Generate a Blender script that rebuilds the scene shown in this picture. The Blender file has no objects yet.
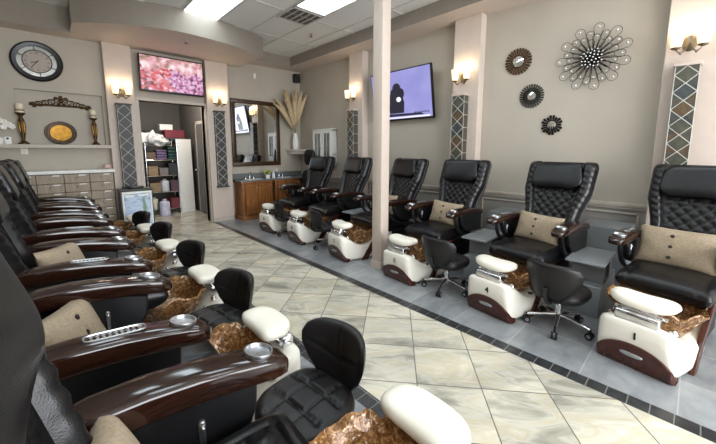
import bpy, bmesh, math, random
from mathutils import Vector, Matrix, noise
random.seed(7)
PI = math.pi
scn = bpy.context.scene
COL = scn.collection

# ------------------------------------------------------------------ helpers
def finish(name, bm, mats, parent=None, smooth=True, ang=38):
    bmesh.ops.recalc_face_normals(bm, faces=bm.faces)
    if smooth:
        a = math.radians(ang)
        for e in bm.edges:
            if len(e.link_faces) == 2 and e.calc_face_angle(0) > a: e.smooth = False
        for f in bm.faces: f.smooth = True
    me = bpy.data.meshes.new(name); bm.to_mesh(me); bm.free()
    for m in (mats if isinstance(mats, (list, tuple)) else [mats]): me.materials.append(m)
    o = bpy.data.objects.new(name, me); COL.objects.link(o)
    if parent is not None: o.parent = parent
    return o
def tag(o, label, cat, group=None):
    o['label'] = label; o['category'] = cat
    if group: o['group'] = group
    return o
def thing(name, label, cat, loc=(0,0,0), rz=0, group=None):
    o = bpy.data.objects.new(name, None); COL.objects.link(o)
    o.empty_display_size = .1; o.location = loc; o.rotation_euler = (0,0,rz)
    return tag(o, label, cat, group)
def struct(name, bm, m, **k):
    o = finish(name, bm, m, None, **k); o['kind'] = 'structure'; return o
def copy_tree(o, parent=None):
    c = o.copy(); COL.objects.link(c)
    if parent is not None: c.parent = parent
    for ch in list(o.children): copy_tree(ch, c)
    return c
B = bmesh.new
def merge(dst, src, mat=None, mi=0):
    vm = {}
    for v in src.verts: vm[v] = dst.verts.new(mat @ v.co if mat else v.co)
    for f in src.faces:
        nf = dst.faces.new([vm[v] for v in f.verts]); nf.material_index = mi
    src.free()
def box(bm, c, s, bev=0, seg=2, rot=None, mi=0):
    t = B(); bmesh.ops.create_cube(t, size=1)
    for v in t.verts: v.co = Vector((v.co.x*s[0], v.co.y*s[1], v.co.z*s[2]))
    if bev: bmesh.ops.bevel(t, geom=t.edges[:], offset=bev, segments=seg, profile=.5, affect='EDGES')
    m = Matrix.Translation(c)
    if rot is not None: m = m @ rot
    merge(bm, t, m, mi)
def bb(bm, lo, hi, bev=0, seg=2, mi=0):
    box(bm, [(a+b)/2 for a,b in zip(lo,hi)], [b-a for a,b in zip(lo,hi)], bev, seg, None, mi)
def loft(bm, rings, cap=True, closed=False, mi=0):
    R = [[bm.verts.new(p) for p in r] for r in rings]
    n = len(R[0]); k = len(R)
    for i in range(k if closed else k-1):
        a, b = R[i], R[(i+1) % k]
        for j in range(n):
            f = bm.faces.new((a[j], a[(j+1)%n], b[(j+1)%n], b[j])); f.material_index = mi
    if cap and not closed:
        bm.faces.new(R[0][::-1]).material_index = mi; bm.faces.new(R[-1]).material_index = mi
def lathe(bm, prof, n=24, M=None, sx=1, sy=1, mi=0, cap=True):
    M = M or Matrix()
    rings = [[M @ Vector((max(r,1e-4)*math.cos(2*PI*j/n)*sx, max(r,1e-4)*math.sin(2*PI*j/n)*sy, z)) for j in range(n)] for r, z in prof]
    loft(bm, rings, cap, False, mi)
def tube(bm, pts, r, n=8, closed=False, mi=0):
    pts = [Vector(p) for p in pts]; k = len(pts); rings = []
    up = Vector((0,0,1)); prev = None
    for i, p in enumerate(pts):
        if closed: d = pts[(i+1)%k]-pts[i-1]
        else: d = pts[min(i+1,k-1)]-pts[max(i-1,0)]
        d.normalize()
        if prev is None:
            a = d.cross(up)
            if a.length < 1e-3: a = d.cross(Vector((1,0,0)))
        else: a = prev - d*prev.dot(d)
        a.normalize(); prev = a; b = d.cross(a)
        rr = r[i] if isinstance(r, (list,tuple)) else r
        rings.append([p + (a*math.cos(2*PI*j/n)+b*math.sin(2*PI*j/n))*rr for j in range(n)])
    loft(bm, rings, True, closed, mi)
def cyl(bm, p0, p1, r, n=12, r1=None, mi=0): tube(bm, [p0,p1], [r, r if r1 is None else r1], n, False, mi)
def sph(bm, c, r, n=10, s=(1,1,1), mi=0):
    t = B(); bmesh.ops.create_uvsphere(t, u_segments=n, v_segments=max(5,n*2//3), radius=r)
    merge(bm, t, Matrix.Translation(c) @ Matrix.Diagonal((*s,1)), mi)
def spow(x, e): return math.copysign(abs(x)**e, x)
def sup(bm, c, s, e1=.35, e2=.35, nu=28, nv=14, M=None, wob=0, seed=0):
    # a superellipsoid cushion; s = half sizes
    M = M or Matrix(); rings = []
    for i in range(1, nv):
        ph = -PI/2 + PI*i/nv; r = []
        for j in range(nu):
            th = 2*PI*j/nu
            p = Vector((s[0]*spow(math.cos(ph),e1)*spow(math.cos(th),e2), s[1]*spow(math.cos(ph),e1)*spow(math.sin(th),e2), s[2]*spow(math.sin(ph),e1)))
            if wob: p *= 1+wob*noise.noise(p*9+Vector((seed,0,0)))
            r.append(M @ (p+Vector(c)))
        rings.append(r)
    loft(bm, rings)
def prism(bm, poly, h, M=None, bev=0, mi=0):
    # poly in local xy extruded along z by h
    t = B(); a = [t.verts.new((x,y,0)) for x,y in poly]; b = [t.verts.new((x,y,h)) for x,y in poly]; n = len(poly)
    t.faces.new(a[::-1]); t.faces.new(b)
    for i in range(n): t.faces.new((a[i],a[(i+1)%n],b[(i+1)%n],b[i]))
    if bev:
        es = [e for e in t.edges if abs(e.verts[0].co.z-e.verts[1].co.z) < 1e-6]
        bmesh.ops.bevel(t, geom=es, offset=bev, segments=3, profile=.5, affect='EDGES')
    merge(bm, t, M, mi)
XZ = Matrix(((1,0,0,0),(0,0,-1,0),(0,1,0,0),(0,0,0,1)))       # local xy -> world x z, extrude towards -y
YZ = Matrix(((0,0,1,0),(1,0,0,0),(0,1,0,0),(0,0,0,1)))        # local xy -> world y z, extrude towards +x
def text_into(bm, body, size, M, depth=.002, mi=0, bold=0):
    cu = bpy.data.curves.new('glyph', 'FONT'); cu.body = body; cu.size = size; cu.align_x = 'CENTER'; cu.align_y = 'CENTER'; cu.extrude = depth/2; cu.offset = size*bold
    ob = bpy.data.objects.new('glyph', cu); COL.objects.link(ob)
    dg = bpy.context.evaluated_depsgraph_get(); me = bpy.data.meshes.new_from_object(ob.evaluated_get(dg))
    t = B(); t.from_mesh(me); merge(bm, t, M, mi)
    bpy.data.objects.remove(ob); bpy.data.curves.remove(cu); bpy.data.meshes.remove(me)
def smooth01(x, a, b):
    t = max(0, min(1, (x-a)/(b-a))); return t*t*(3-2*t)
def interp(tab, x):
    for (x0,*a), (x1,*b) in zip(tab, tab[1:]):
        if x <= x1:
            t = (x-x0)/(x1-x0) if x1 > x0 else 0; t = max(0,t)
            return [p+(q-p)*t for p,q in zip(a,b)]
    return list(tab[-1][1:])

# ---------------------------------------------------------------- materials
def srgb(r, g, b):
    return tuple(((c/255)/12.92 if c/255 <= .04045 else ((c/255+.055)/1.055)**2.4) for c in (r,g,b)) + (1,)
class N:
    def __init__(s, name):
        s.m = bpy.data.materials.new(name); s.m.use_nodes = True; s.t = s.m.node_tree; s.p = s.t.nodes['Principled BSDF']
    def n(s, typ, **kw):
        o = s.t.nodes.new(typ)
        for k, v in kw.items():
            if k.startswith('i_'): o.inputs[k[2:].replace('_',' ')].default_value = v
            else: setattr(o, k, v)
        return o
    def l(s, a, b): s.t.links.new(a, b)
    def coord(s, out='Object'): return s.n('ShaderNodeTexCoord').outputs[out]
    def ramp(s, fac, stops, interp='LINEAR'):
        r = s.n('ShaderNodeValToRGB'); r.color_ramp.interpolation = interp; el = r.color_ramp.elements
        while len(el) < len(stops): el.new(.5)
        for e, (p, c) in zip(el, stops): e.position = p; e.color = c
        s.l(fac, r.inputs[0]); return r.outputs[0]
    def noise(s, vec, scale, detail=3, dist=0, rough=.5):
        o = s.n('ShaderNodeTexNoise'); o.inputs['Scale'].default_value = scale; o.inputs['Detail'].default_value = detail
        o.inputs['Distortion'].default_value = dist; o.inputs['Roughness'].default_value = rough
        s.l(vec, o.inputs['Vector']); return o.outputs[0]
    def mapping(s, vec, loc=(0,0,0), rot=(0,0,0), sc=(1,1,1)):
        o = s.n('ShaderNodeMapping'); o.inputs['Location'].default_value = loc; o.inputs['Rotation'].default_value = rot; o.inputs['Scale'].default_value = sc
        s.l(vec, o.inputs['Vector']); return o.outputs[0]
    def bump(s, h, strength=.2, dist=.01):
        o = s.n('ShaderNodeBump'); o.inputs['Strength'].default_value = strength; o.inputs['Distance'].default_value = dist
        s.l(h, o.inputs['Height']); s.l(o.outputs[0], s.p.inputs['Normal'])
    def mix(s, fac, a, b, bt='MIX'):
        o = s.n('ShaderNodeMix', data_type='RGBA', blend_type=bt)
        for sock, v in ((o.inputs['Factor'], fac), (o.inputs['A'], a), (o.inputs['B'], b)):
            pass
        ins = [i for i in o.inputs if i.enabled]
        for i, v in zip(ins, (fac, a, b)):
            if hasattr(v, 'is_linked'): s.l(v, i)
            else: i.default_value = v
        return [x for x in o.outputs if x.enabled][0]
    def base(s, c): s.l(c, s.p.inputs['Base Color']) if hasattr(c,'is_linked') else setattr(s.p.inputs['Base Color'],'default_value',c)
    def set(s, **k):
        for a, v in k.items(): s.p.inputs[a.replace('_',' ')].default_value = v
        return s
def plain(name, rgb, rough=.5, metal=0, vary=.08, scale=12, bump=0, bscale=200, **k):
    a = N(name); c = srgb(*rgb); co = a.coord()
    d = tuple(x*(1-vary) for x in c[:3])+(1,); e = tuple(min(1,x*(1+vary)) for x in c[:3])+(1,)
    a.base(a.ramp(a.noise(co, scale), [(.3,d),(.7,e)]))
    a.set(Roughness=rough, Metallic=metal, **k)
    if bump: a.bump(a.noise(co, bscale, 2), bump, .004)
    return a.m
def emis(name, rgb, strength, basec=(.8,.8,.8,1)):
    a = N(name); a.base(basec); a.p.inputs['Emission Color'].default_value = srgb(*rgb); a.p.inputs['Emission Strength'].default_value = strength
    return a.m
M_wall = plain('painted_wall_taupe', (182,173,160), .75, vary=.03, scale=3, bump=.06, bscale=150)
M_wains = plain('wainscot_grey', (152,148,142), .7, vary=.03, bump=.05)
M_pil = plain('pilaster_beige', (205,189,177), .7, vary=.03, bump=.05)
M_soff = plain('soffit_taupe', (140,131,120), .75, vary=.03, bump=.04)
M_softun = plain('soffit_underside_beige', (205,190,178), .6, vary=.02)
M_trim = plain('trim_paint', (190,180,168), .5, vary=.03)
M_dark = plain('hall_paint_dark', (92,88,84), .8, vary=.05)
M_tbar = plain('ceiling_tee_white', (205,203,198), .6)
M_black = plain('matte_black_plastic', (16,16,18), .38, vary=.15)
M_chrome = plain('chrome', (225,225,228), .12, 1, vary=.02)
M_silver = plain('brushed_silver', (190,192,195), .3, 1, vary=.05)
M_white = plain('white_fibreglass', (238,233,222), .22, vary=.02, scale=4)
M_pad = plain('cream_vinyl_pad', (245,240,226), .42, vary=.02, bump=.05)
M_grey = plain('grey_laminate', (134,138,141), .4, vary=.06)
M_brownpl = plain('maroon_gloss', (68,30,20), .15, vary=.3, scale=25)
M_fabric = plain('tan_weave', (160,143,121), .95, vary=.16, scale=90, bump=.5, bscale=350)
M_button = plain('dark_button', (45,34,28), .4)
M_bronze = plain('aged_bronze', (84,62,38), .42, .7, vary=.4, scale=30, bump=.3, bscale=60)
M_gold = plain('old_gold', (160,116,44), .35, .75, vary=.35, scale=18)
M_candle = plain('candle_wax', (226,214,190), .6)
M_candleb = plain('candle_band', (150,128,100), .7)
M_mirror = plain('mirror_glass', (235,238,238), .02, 1, vary=0)
M_wframe = plain('mirror_frame_brown', (66,44,30), .35, .25, vary=.3, scale=25)
M_whitep = plain('white_paint', (232,231,226), .45, vary=.02)
M_counter = plain('grey_stone_counter', (110,112,112), .25, vary=.3, scale=60)
M_ceram = plain('white_ceramic', (236,234,230), .15, vary=.01)
M_pampas = plain('pampas_straw', (206,184,150), .9, vary=.2, scale=30)
M_stem = plain('dry_stem', (150,130,90), .8)
M_leaf = plain('leaf_green', (92,120,50), .6, vary=.3, scale=30)
M_yel = plain('yellow_flower', (205,200,90), .6, vary=.2, scale=40)
M_petal = plain('white_petal', (235,230,222), .6)
M_wire = plain('dark_wire', (38,34,32), .35, .8)
M_bead = plain('crystal_bead', (235,235,235), .08, .6, vary=.02)
M_stitch = plain('pale_thread', (150,148,145), .8)
M_deck = plain('number_black', (12,12,12), .5)
M_gmetal = plain('antique_silver', (130,120,105), .35, .9, vary=.2)
M_grout = plain('white_lattice_grout', (196,194,186), .6)
def leather(name, rgb, rough):
    a = N(name); c = srgb(*rgb); co = a.coord()
    a.base(a.ramp(a.noise(co, 8, 4), [(.3, tuple(x*.75 for x in c[:3])+(1,)), (.7, tuple(x*1.25 for x in c[:3])+(1,))]))
    a.set(Roughness=rough)
    v = a.n('ShaderNodeTexVoronoi'); v.inputs['Scale'].default_value = 260; a.l(co, v.inputs['Vector'])
    ad = a.n('ShaderNodeMath', operation='MULTIPLY_ADD'); a.l(a.noise(co, 22, 4, 1.2), ad.inputs[0]); ad.inputs[1].default_value = 2.4; a.l(v.outputs['Distance'], ad.inputs[2])
    a.bump(ad.outputs[0], .07, .006); a.p.inputs['Specular IOR Level'].default_value = .4; return a.m
M_leather = leather('black_leather', (17,16,18), .3)
M_leather2 = leather('black_stool_leather', (24,22,23), .42)
def wood(name, c0, c1, rough, sc=(2,14,14), coat=0, scale=4):
    a = N(name); co = a.mapping(a.coord(), sc=sc)
    n = a.noise(co, scale, 6, .8, .6)
    a.base(a.ramp(n, [(.3, srgb(*c0)), (.72, srgb(*c1))])); a.set(Roughness=rough)
    a.p.inputs['Coat Weight'].default_value = coat; a.p.inputs['Coat Roughness'].default_value = .05
    return a.m
M_arm = wood('dark_lacquered_wood', (22,11,8), (50,27,18), .12, (1.5,16,16), .2)
M_vanity = wood('honey_brown_wood', (108,64,28), (172,112,58), .38, (9,9,1.2), .15)
M_drawer = wood('striped_taupe_laminate', (120,104,86), (176,160,138), .5, (30,30,1.0))
def mk_bowl():
    a = N('copper_brown_resin'); co = a.coord()
    n = a.noise(co, 34, 6, 1.0, .7)
    a.base(a.ramp(n, [(.3, srgb(44,24,12)), (.48, srgb(118,80,44)), (.58, srgb(160,118,72)), (.66, srgb(224,206,176))]))
    a.set(Roughness=.12, Metallic=.15); a.bump(a.noise(co, 40, 4), .5, .01); return a.m
M_bowl = mk_bowl()
def mk_slate():
    a = N('slate_tile'); co = a.coord()
    v = a.n('ShaderNodeTexVoronoi'); v.inputs['Scale'].default_value = 7; a.l(co, v.inputs['Vector'])
    sep = a.n('ShaderNodeSeparateColor'); a.l(v.outputs['Color'], sep.inputs[0])
    c1 = a.ramp(sep.outputs[0], [(0, srgb(44,48,50)), (.35, srgb(62,68,66)), (.6, srgb(78,72,58)), (.85, srgb(96,68,38)), (1, srgb(52,60,62))])
    a.base(a.mix(.35, c1, a.ramp(a.noise(co, 30, 5), [(.3, srgb(34,36,38)), (.7, srgb(88,86,78))])))
    a.set(Roughness=.5); a.bump(a.noise(co, 45, 4), .4, .01); return a.m
M_slate = mk_slate()
M_sl1 = plain('rust_slate', (90,72,50), .5, vary=.3, scale=26, bump=.3, bscale=50)
M_sl2 = plain('olive_slate', (74,73,62), .5, vary=.3, scale=26, bump=.3, bscale=50)
M_sl3 = plain('blue_slate', (64,68,69), .5, vary=.3, scale=26, bump=.3, bscale=50)
M_slate_d = plain('charcoal_tile', (60,58,58), .5, vary=.3, scale=40, bump=.3, bscale=60)

def brick(a, vec, w, h, mort, off=0.0):
    b = a.n('ShaderNodeTexBrick'); b.offset = off; b.squash = 1
    for k, v in (('Color1',(0,0,0,1)),('Color2',(1,1,1,1)),('Mortar',(.5,.5,.5,1)),('Scale',1.0),('Mortar Size',mort),('Mortar Smooth',.1),('Bias',0.0),('Brick Width',w),('Row Height',h)):
        b.inputs[k].default_value = v
    a.l(vec, b.inputs['Vector']); return b
def mk_cream():
    a = N('cream_marbled_tile'); co = a.coord()
    v = a.mapping(a.mapping(co, loc=(-2.001,-.476,0)), rot=(0,0,math.radians(50)))
    b = brick(a, v, .382, .382, .0035)
    # each tile shifts its own vein pattern
    off = a.n('ShaderNodeVectorMath', operation='MULTIPLY_ADD'); a.l(b.outputs['Color'], off.inputs[0]); off.inputs[1].default_value = (5,5,3); a.l(a.mapping(v, rot=(0,0,.5), sc=(2.0,6,1)), off.inputs[2])
    n1 = a.noise(off.outputs[0], 1.0, 6, .9, .62)
    c = a.ramp(n1, [(.33, srgb(124,122,112)), (.43, srgb(166,162,148)), (.50, srgb(206,202,190)), (.57, srgb(196,185,156)), (.68, srgb(226,222,210))])
    n2 = a.noise(a.mapping(off.outputs[0], sc=(.6,.25,1)), 1.4, 3)
    c = a.mix(.4, c, a.ramp(n2, [(.40, srgb(140,137,126)), (.60, srgb(222,215,196))]))
    a.base(a.mix(b.outputs['Fac'], c, srgb(112,108,100)))
    a.set(Roughness=.26); return a.m
def mk_greytile():
    a = N('grey_slate_look_tile'); co = a.coord()
    b = brick(a, a.mapping(co, loc=(-2.72,.05,0)), .45, .45, .003)
    n = a.noise(a.mapping(co, sc=(1,1.6,1)), 5, 6, .5, .6)
    c = a.ramp(n, [(.3, srgb(116,119,122)), (.7, srgb(152,155,157))])
    c = a.mix(.12, c, b.outputs['Color'])
    a.base(a.mix(b.outputs['Fac'], c, srgb(172,172,170))); a.set(Roughness=.3); return a.m
def mk_band():
    a = N('charcoal_border_tile'); co = a.coord()
    b = brick(a, a.mapping(co, loc=(-.232,.04,0)), .2, .097, .003)
    c = a.ramp(a.noise(co, 20, 4), [(.3, srgb(34,35,37)), (.7, srgb(58,59,61))])
    a.base(a.mix(b.outputs['Fac'], c, srgb(120,120,118))); a.set(Roughness=.3); return a.m
M_cream, M_gtile, M_band = mk_cream(), mk_greytile(), mk_band()
def mk_ceiltile():
    a = N('acoustic_ceiling_tile'); co = a.coord()
    a.base(a.ramp(a.noise(co, 60, 4), [(.3, srgb(226,224,218)), (.7, srgb(238,236,231))])); a.set(Roughness=.9)
    a.bump(a.noise(co, 180, 3), .3, .004); return a.m
M_ceil = mk_ceiltile()
def mk_troffer():
    a = N('prismatic_light_lens'); co = a.coord()
    v = a.n('ShaderNodeTexVoronoi'); v.inputs['Scale'].default_value = 16; a.l(co, v.inputs['Vector'])
    a.l(a.ramp(v.outputs['Distance'], [(0, srgb(255,255,255)), (.7, srgb(205,228,240))]), a.p.inputs['Emission Color'])
    a.p.inputs['Emission Strength'].default_value = 7.0; a.base((.8,.8,.8,1)); return a.m
M_trof = mk_troffer()
M_shade = emis('lit_frosted_glass', (255,222,158), 1.05)

# ------------------------------------------------------------------ setting
XR, YB, ZC = 4.415, 6.63, 3.40          # right wall, back wall, ceiling
XL, YF = -1.0, -3.2
b = B()
def quad(bm, x0, y0, x1, y1, z, mi):
    f = bm.faces.new([bm.verts.new(p) for p in ((x0,y0,z),(x1,y0,z),(x1,y1,z),(x0,y1,z))]); f.material_index = mi
BL0, BL1, BR0, BR1 = 1.15, 1.245, 2.232, 2.332
quad(b, XL, YF, BL0, YB, 0, 1); quad(b, BL0, YF, BL1, YB, 0, 2); quad(b, BL1, YF, BR0, 9.2, 0, 0)
quad(b, BR0, YF, BR1, YB, 0, 2); quad(b, BR1, YF, XR, YB, 0, 1); quad(b, .9, YB, BL1, 9.2, 0, 0); quad(b, BR0, YB, 2.8, 9.2, 0, 0)
bmesh.ops.remove_doubles(b, verts=b.verts, dist=.001)
struct('floor', b, [M_cream, M_gtile, M_band], smooth=False)
b = B(); bb(b, (XL-.1,YF-.1,ZC), (XR+.1,9.3,ZC+.08)); struct('ceiling', b, M_ceil, smooth=False)
b = B()
gx = [.995+.54*k for k in range(-4,7)]
gy = [5.345-.535*k for k in range(-1,16)]
for x in gx: bb(b, (x-.011,YF,ZC-.008), (x+.011,6.28,ZC))
for i, y in enumerate(gy):
    if i % 2 == 1: bb(b, (XL,y-.011,ZC-.0075), (3.96,y+.011,ZC))
struct('trim_1', b, M_tbar, smooth=False)
# walls
b = B()
bb(b, (XR,YF,0), (XR+.1,YB+.1,.83), mi=1); bb(b, (XR,YF,.83), (XR+.1,YB+.1,ZC))
struct('wall_right', b, [M_wall, M_wains], smooth=False)
b = B(); bb(b, (XL-.1,YF,0), (XL,YB+.1,ZC)); struct('wall_left', b, M_wall, smooth=False)
b = B()                                                  # shopfront behind the viewer: big window openings
bb(b, (XL-.1,YF-.1,0), (XR+.1,YF,.4)); bb(b, (XL-.1,YF-.1,2.7), (XR+.1,YF,ZC)); bb(b, (XL-.1,YF-.1,.4), (-.5,YF,2.7)); bb(b, (1.5,YF-.1,.4), (1.8,YF,2.7)); bb(b, (3.9,YF-.1,.4), (XR+.1,YF,2.7))
struct('wall_front', b, M_wall, smooth=False)
b = B()
NX0, NX1, NZ0, NZ1 = -.27, .69, 1.50, 2.27
DX0, DX1, DZ = 1.17, 2.23, 2.25
bb(b, (XL-.1,YB,0), (NX0,YB+.14,ZC)); bb(b, (NX0,YB,0), (NX1,YB+.14,NZ0)); bb(b, (NX0,YB,NZ1), (NX1,YB+.14,ZC)); bb(b, (NX0,YB+.06,NZ0), (NX1,YB+.14,NZ1))
bb(b, (NX1,YB,0), (DX0,YB+.14,ZC)); bb(b, (DX0,YB,DZ), (DX1,YB+.14,ZC)); bb(b, (DX1,YB,0), (XR+.1,YB+.14,ZC))
struct('wall_back', b, M_wall, smooth=False)
# pilasters
def pil(n, lo, hi):
    b = B(); bb(b, lo, hi, .006, 1); struct('trim_%d' % n, b, M_pil)
pil(2, (.735,6.49,0), (1.105,YB,3.08)); pil(3, (2.245,6.49,0), (2.665,YB,3.08))
pil(4, (4.27,2.13,0), (XR,2.52,3.21)); pil(5, (4.27,-.12,0), (XR,.31,3.21)); pil(6, (4.27,4.36,0), (XR,4.735,3.21))
# soffits
b = B(); bb(b, (3.955,YF,3.21), (XR,YB,ZC), mi=0); struct('trim_7', b, [M_soff], smooth=False)
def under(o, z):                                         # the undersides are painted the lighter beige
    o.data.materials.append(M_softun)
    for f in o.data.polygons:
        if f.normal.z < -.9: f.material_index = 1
under(bpy.data.objects['trim_7'], 0)
b = B(); bb(b, (2.9,6.28,3.20), (3.955,YB,ZC)); under(struct('trim_8', b, [M_soff], smooth=False), 0)
b = B(); bb(b, (XL,6.3,3.06), (.37,YB,ZC)); under(struct('trim_9', b, [M_soff], smooth=False), 0)
ctl = [(.37,5.84),(.64,5.60),(1.04,5.36),(1.5,5.235),(2.08,5.27),(2.62,5.41),(2.95,5.56)]
def crom(pts, m=8):
    out = []; P = [Vector(p) for p in pts]
    P = [P[0]*2-P[1]] + P + [P[-1]*2-P[-2]]
    for i in range(1, len(P)-2):
        for k in range(m):
            t = k/m; a, b_, c, d = P[i-1], P[i], P[i+1], P[i+2]
            out.append(.5*((2*b_)+(c-a)*t+(2*a-5*b_+4*c-d)*t*t+(3*b_-a-3*c+d)*t**3))
    out.append(P[-2]); return out
curve = [(p.x,p.y) for p in crom(ctl)]
b = B(); prism(b, curve + [(2.95,YB),(.37,YB)], ZC-3.08, Matrix.Translation((0,0,3.08)))
under(struct('trim_10', b, [M_soff], ang=30), 0)
# free-standing column
b = B(); bb(b, (2.752,2.5,0), (2.888,2.645,ZC), .008, 2); bb(b, (2.742,2.49,0), (2.898,2.655,.09), .004, 1)
struct('trim_11', b, M_pil)
# chair rail and wainscot mouldings on the right wall
b = B()
for y0, y1 in ((YF,-.12),(.31,2.13),(2.52,4.36),(4.735,YB)):
    bb(b, (XR-.028,y0,.815), (XR,y1,.86), .008, 2); bb(b, (XR-.016,y0,.79), (XR,y1,.815), .004, 1)
    bb(b, (XR-.018,y0+.06,.74), (XR,y1-.06,.758), .004, 1); bb(b, (XR-.018,y0+.06,.2), (XR,y1-.06,.218), .004, 1)
    bb(b, (XR-.018,y0+.06,.2), (XR,y0+.078,.758), .004, 1); bb(b, (XR-.018,y1-.078,.2), (XR,y1-.06,.758), .004, 1)
    bb(b, (XR-.015,y0,0), (XR,y1,.1), .004, 1)
struct('trim_12', b, M_trim)
b = B()
for y0, y1 in ((-.12,.31),(2.13,2.52),(4.36,4.735)): bb(b, (4.258,y0-.003,0), (4.27,y1+.003,.1), .004, 1)
struct('baseboard_right', b, M_trim)
b = B()
for x0, x1 in ((.735,1.105),(2.245,2.665)): bb(b, (x0,6.478,0), (x1,6.49,.09), .004, 1)
struct('baseboard_back', b, M_trim)
# casing of the doorway, ledge under the niche
b = B()
bb(b, (DX0-.06,6.55,0), (DX0,6.8,DZ), .004, 1); bb(b, (DX1,6.55,0), (DX1+.02,6.8,DZ), .004, 1); bb(b, (DX0-.06,6.56,DZ), (DX1+.02,6.8,DZ+.05), .004, 1)
struct('trim_13', b, M_trim)
b = B(); bb(b, (XL,6.47,1.445), (.735,YB+.05,1.50), .008, 2); struct('trim_14', b, M_trim)
# small hall beyond the doorway
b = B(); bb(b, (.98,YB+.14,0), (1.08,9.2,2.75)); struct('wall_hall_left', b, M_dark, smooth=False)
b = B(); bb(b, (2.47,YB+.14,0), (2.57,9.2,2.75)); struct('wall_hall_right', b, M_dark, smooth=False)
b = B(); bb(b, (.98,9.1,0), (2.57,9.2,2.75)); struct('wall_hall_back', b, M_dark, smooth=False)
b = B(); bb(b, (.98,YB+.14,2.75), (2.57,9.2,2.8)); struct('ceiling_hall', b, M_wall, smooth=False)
M_doorp = plain('grey_door_paint', (96,94,92), .5)
b = B(); bb(b, (2.435,7.12,.01), (2.468,7.82,1.97), .004, 1)
for z0, z1 in ((.2,.9),(1.05,1.8)): bb(b, (2.428,7.22,z0), (2.437,7.72,z1), .004, 1)
d1 = struct('door_1', b, M_doorp)
b = B(); cyl(b, (2.43,7.74,.98), (2.38,7.74,.98), .012); sph(b, (2.37,7.74,.98), .028); finish('door_handle', b, M_silver, d1)
b = B(); bb(b, (2.44,7.04,0), (2.47,7.11,2.04), .004, 1); bb(b, (2.44,7.83,0), (2.47,7.9,2.04), .004, 1); bb(b, (2.44,7.04,1.98), (2.47,7.9,2.05), .004, 1)
struct('trim_15', b, M_trim)

# ceiling fittings
def troffer(x0, y0, x1, y1, label):
    t = thing('ceiling_light', label, 'ceiling light', ((x0+x1)/2,(y0+y1)/2,ZC), 0, 'recessed ceiling lights')
    w, h = (x1-x0)/2, (y1-y0)/2
    b = B(); bb(b, (-w+.02,-h+.02,-.012), (w-.02,h-.02,-.002)); finish('diffuser', b, M_trof, t, smooth=False)
    b = B()
    for lo, hi in (((-w,-h,-.02),(w,-h+.022,0)),((-w,h-.022,-.02),(w,h,0)),((-w,-h,-.02),(-w+.022,h,0)),((w-.022,-h,-.02),(w,h,0))): bb(b, lo, hi, .003, 1)
    finish('frame', b, M_whitep, t)
troffer(1.55, 4.13, 2.06, 5.34, 'bright rectangular ceiling light nearest the curved soffit')
troffer(2.63, 2.80, 3.14, 4.02, 'bright rectangular ceiling light beside the air vent')
troffer(1.55, 1.45, 2.06, 2.67, 'bright ceiling light over the middle of the aisle')
troffer(.46, 2.80, .97, 4.02, 'bright ceiling light over the left row of chairs')
troffer(2.63, .1, 3.14, 1.32, 'bright ceiling light over the near right chairs')
troffer(.46, .1, .97, 1.32, 'bright ceiling light over the near left chairs')
troffer(1.55, -1.6, 2.06, -.4, 'bright ceiling light behind the viewer')
t = thing('air_vent', 'dark slatted air vent in ceiling beside the light', 'air vent', (2.9,4.3,ZC))
b = B(); bb(b, (-.25,-.22,-.004), (.25,.22,-.001)); finish('backing', b, plain('vent_dark',(70,66,60),.8), t, smooth=False)
b = B()
for lo, hi in (((-.26,-.23,-.018),(.26,-.205,0)),((-.26,.205,-.018),(.26,.23,0)),((-.26,-.23,-.018),(-.235,.23,0)),((.235,-.23,-.018),(.26,.23,0))): bb(b, lo, hi, .003, 1)
for k in range(1,5): x = -.25+.1*k; bb(b, (x-.008,-.22,-.018), (x+.008,.22,-.004))
finish('frame', b, M_tbar, t)
b = B()
for k in range(22):
    y = -.2+k*.019; box(b, (0,y,-.01), (.48,.012,.002), rot=Matrix.Rotation(.6,4,'X'))
finish('louvre', b, plain('vent_slat',(128,116,102),.6), t)
for (x,y,z,l) in ((3.455,4.8,ZC,'small sprinkler head on white ceiling tile'),(1.67,5.55,3.08,'small sprinkler head under the curved soffit')):
    t = thing('sprinkler_head', l, 'sprinkler', (x,y,z))
    b = B(); lathe(b, [(.032,0),(.032,-.006),(.012,-.01),(.012,-.03)], 16); finish('body', b, M_silver, t)
    b = B(); lathe(b, [(.006,-.028),(.006,-.045),(.026,-.047),(.026,-.05)], 14); finish('deflector', b, M_bronze, t)

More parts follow.
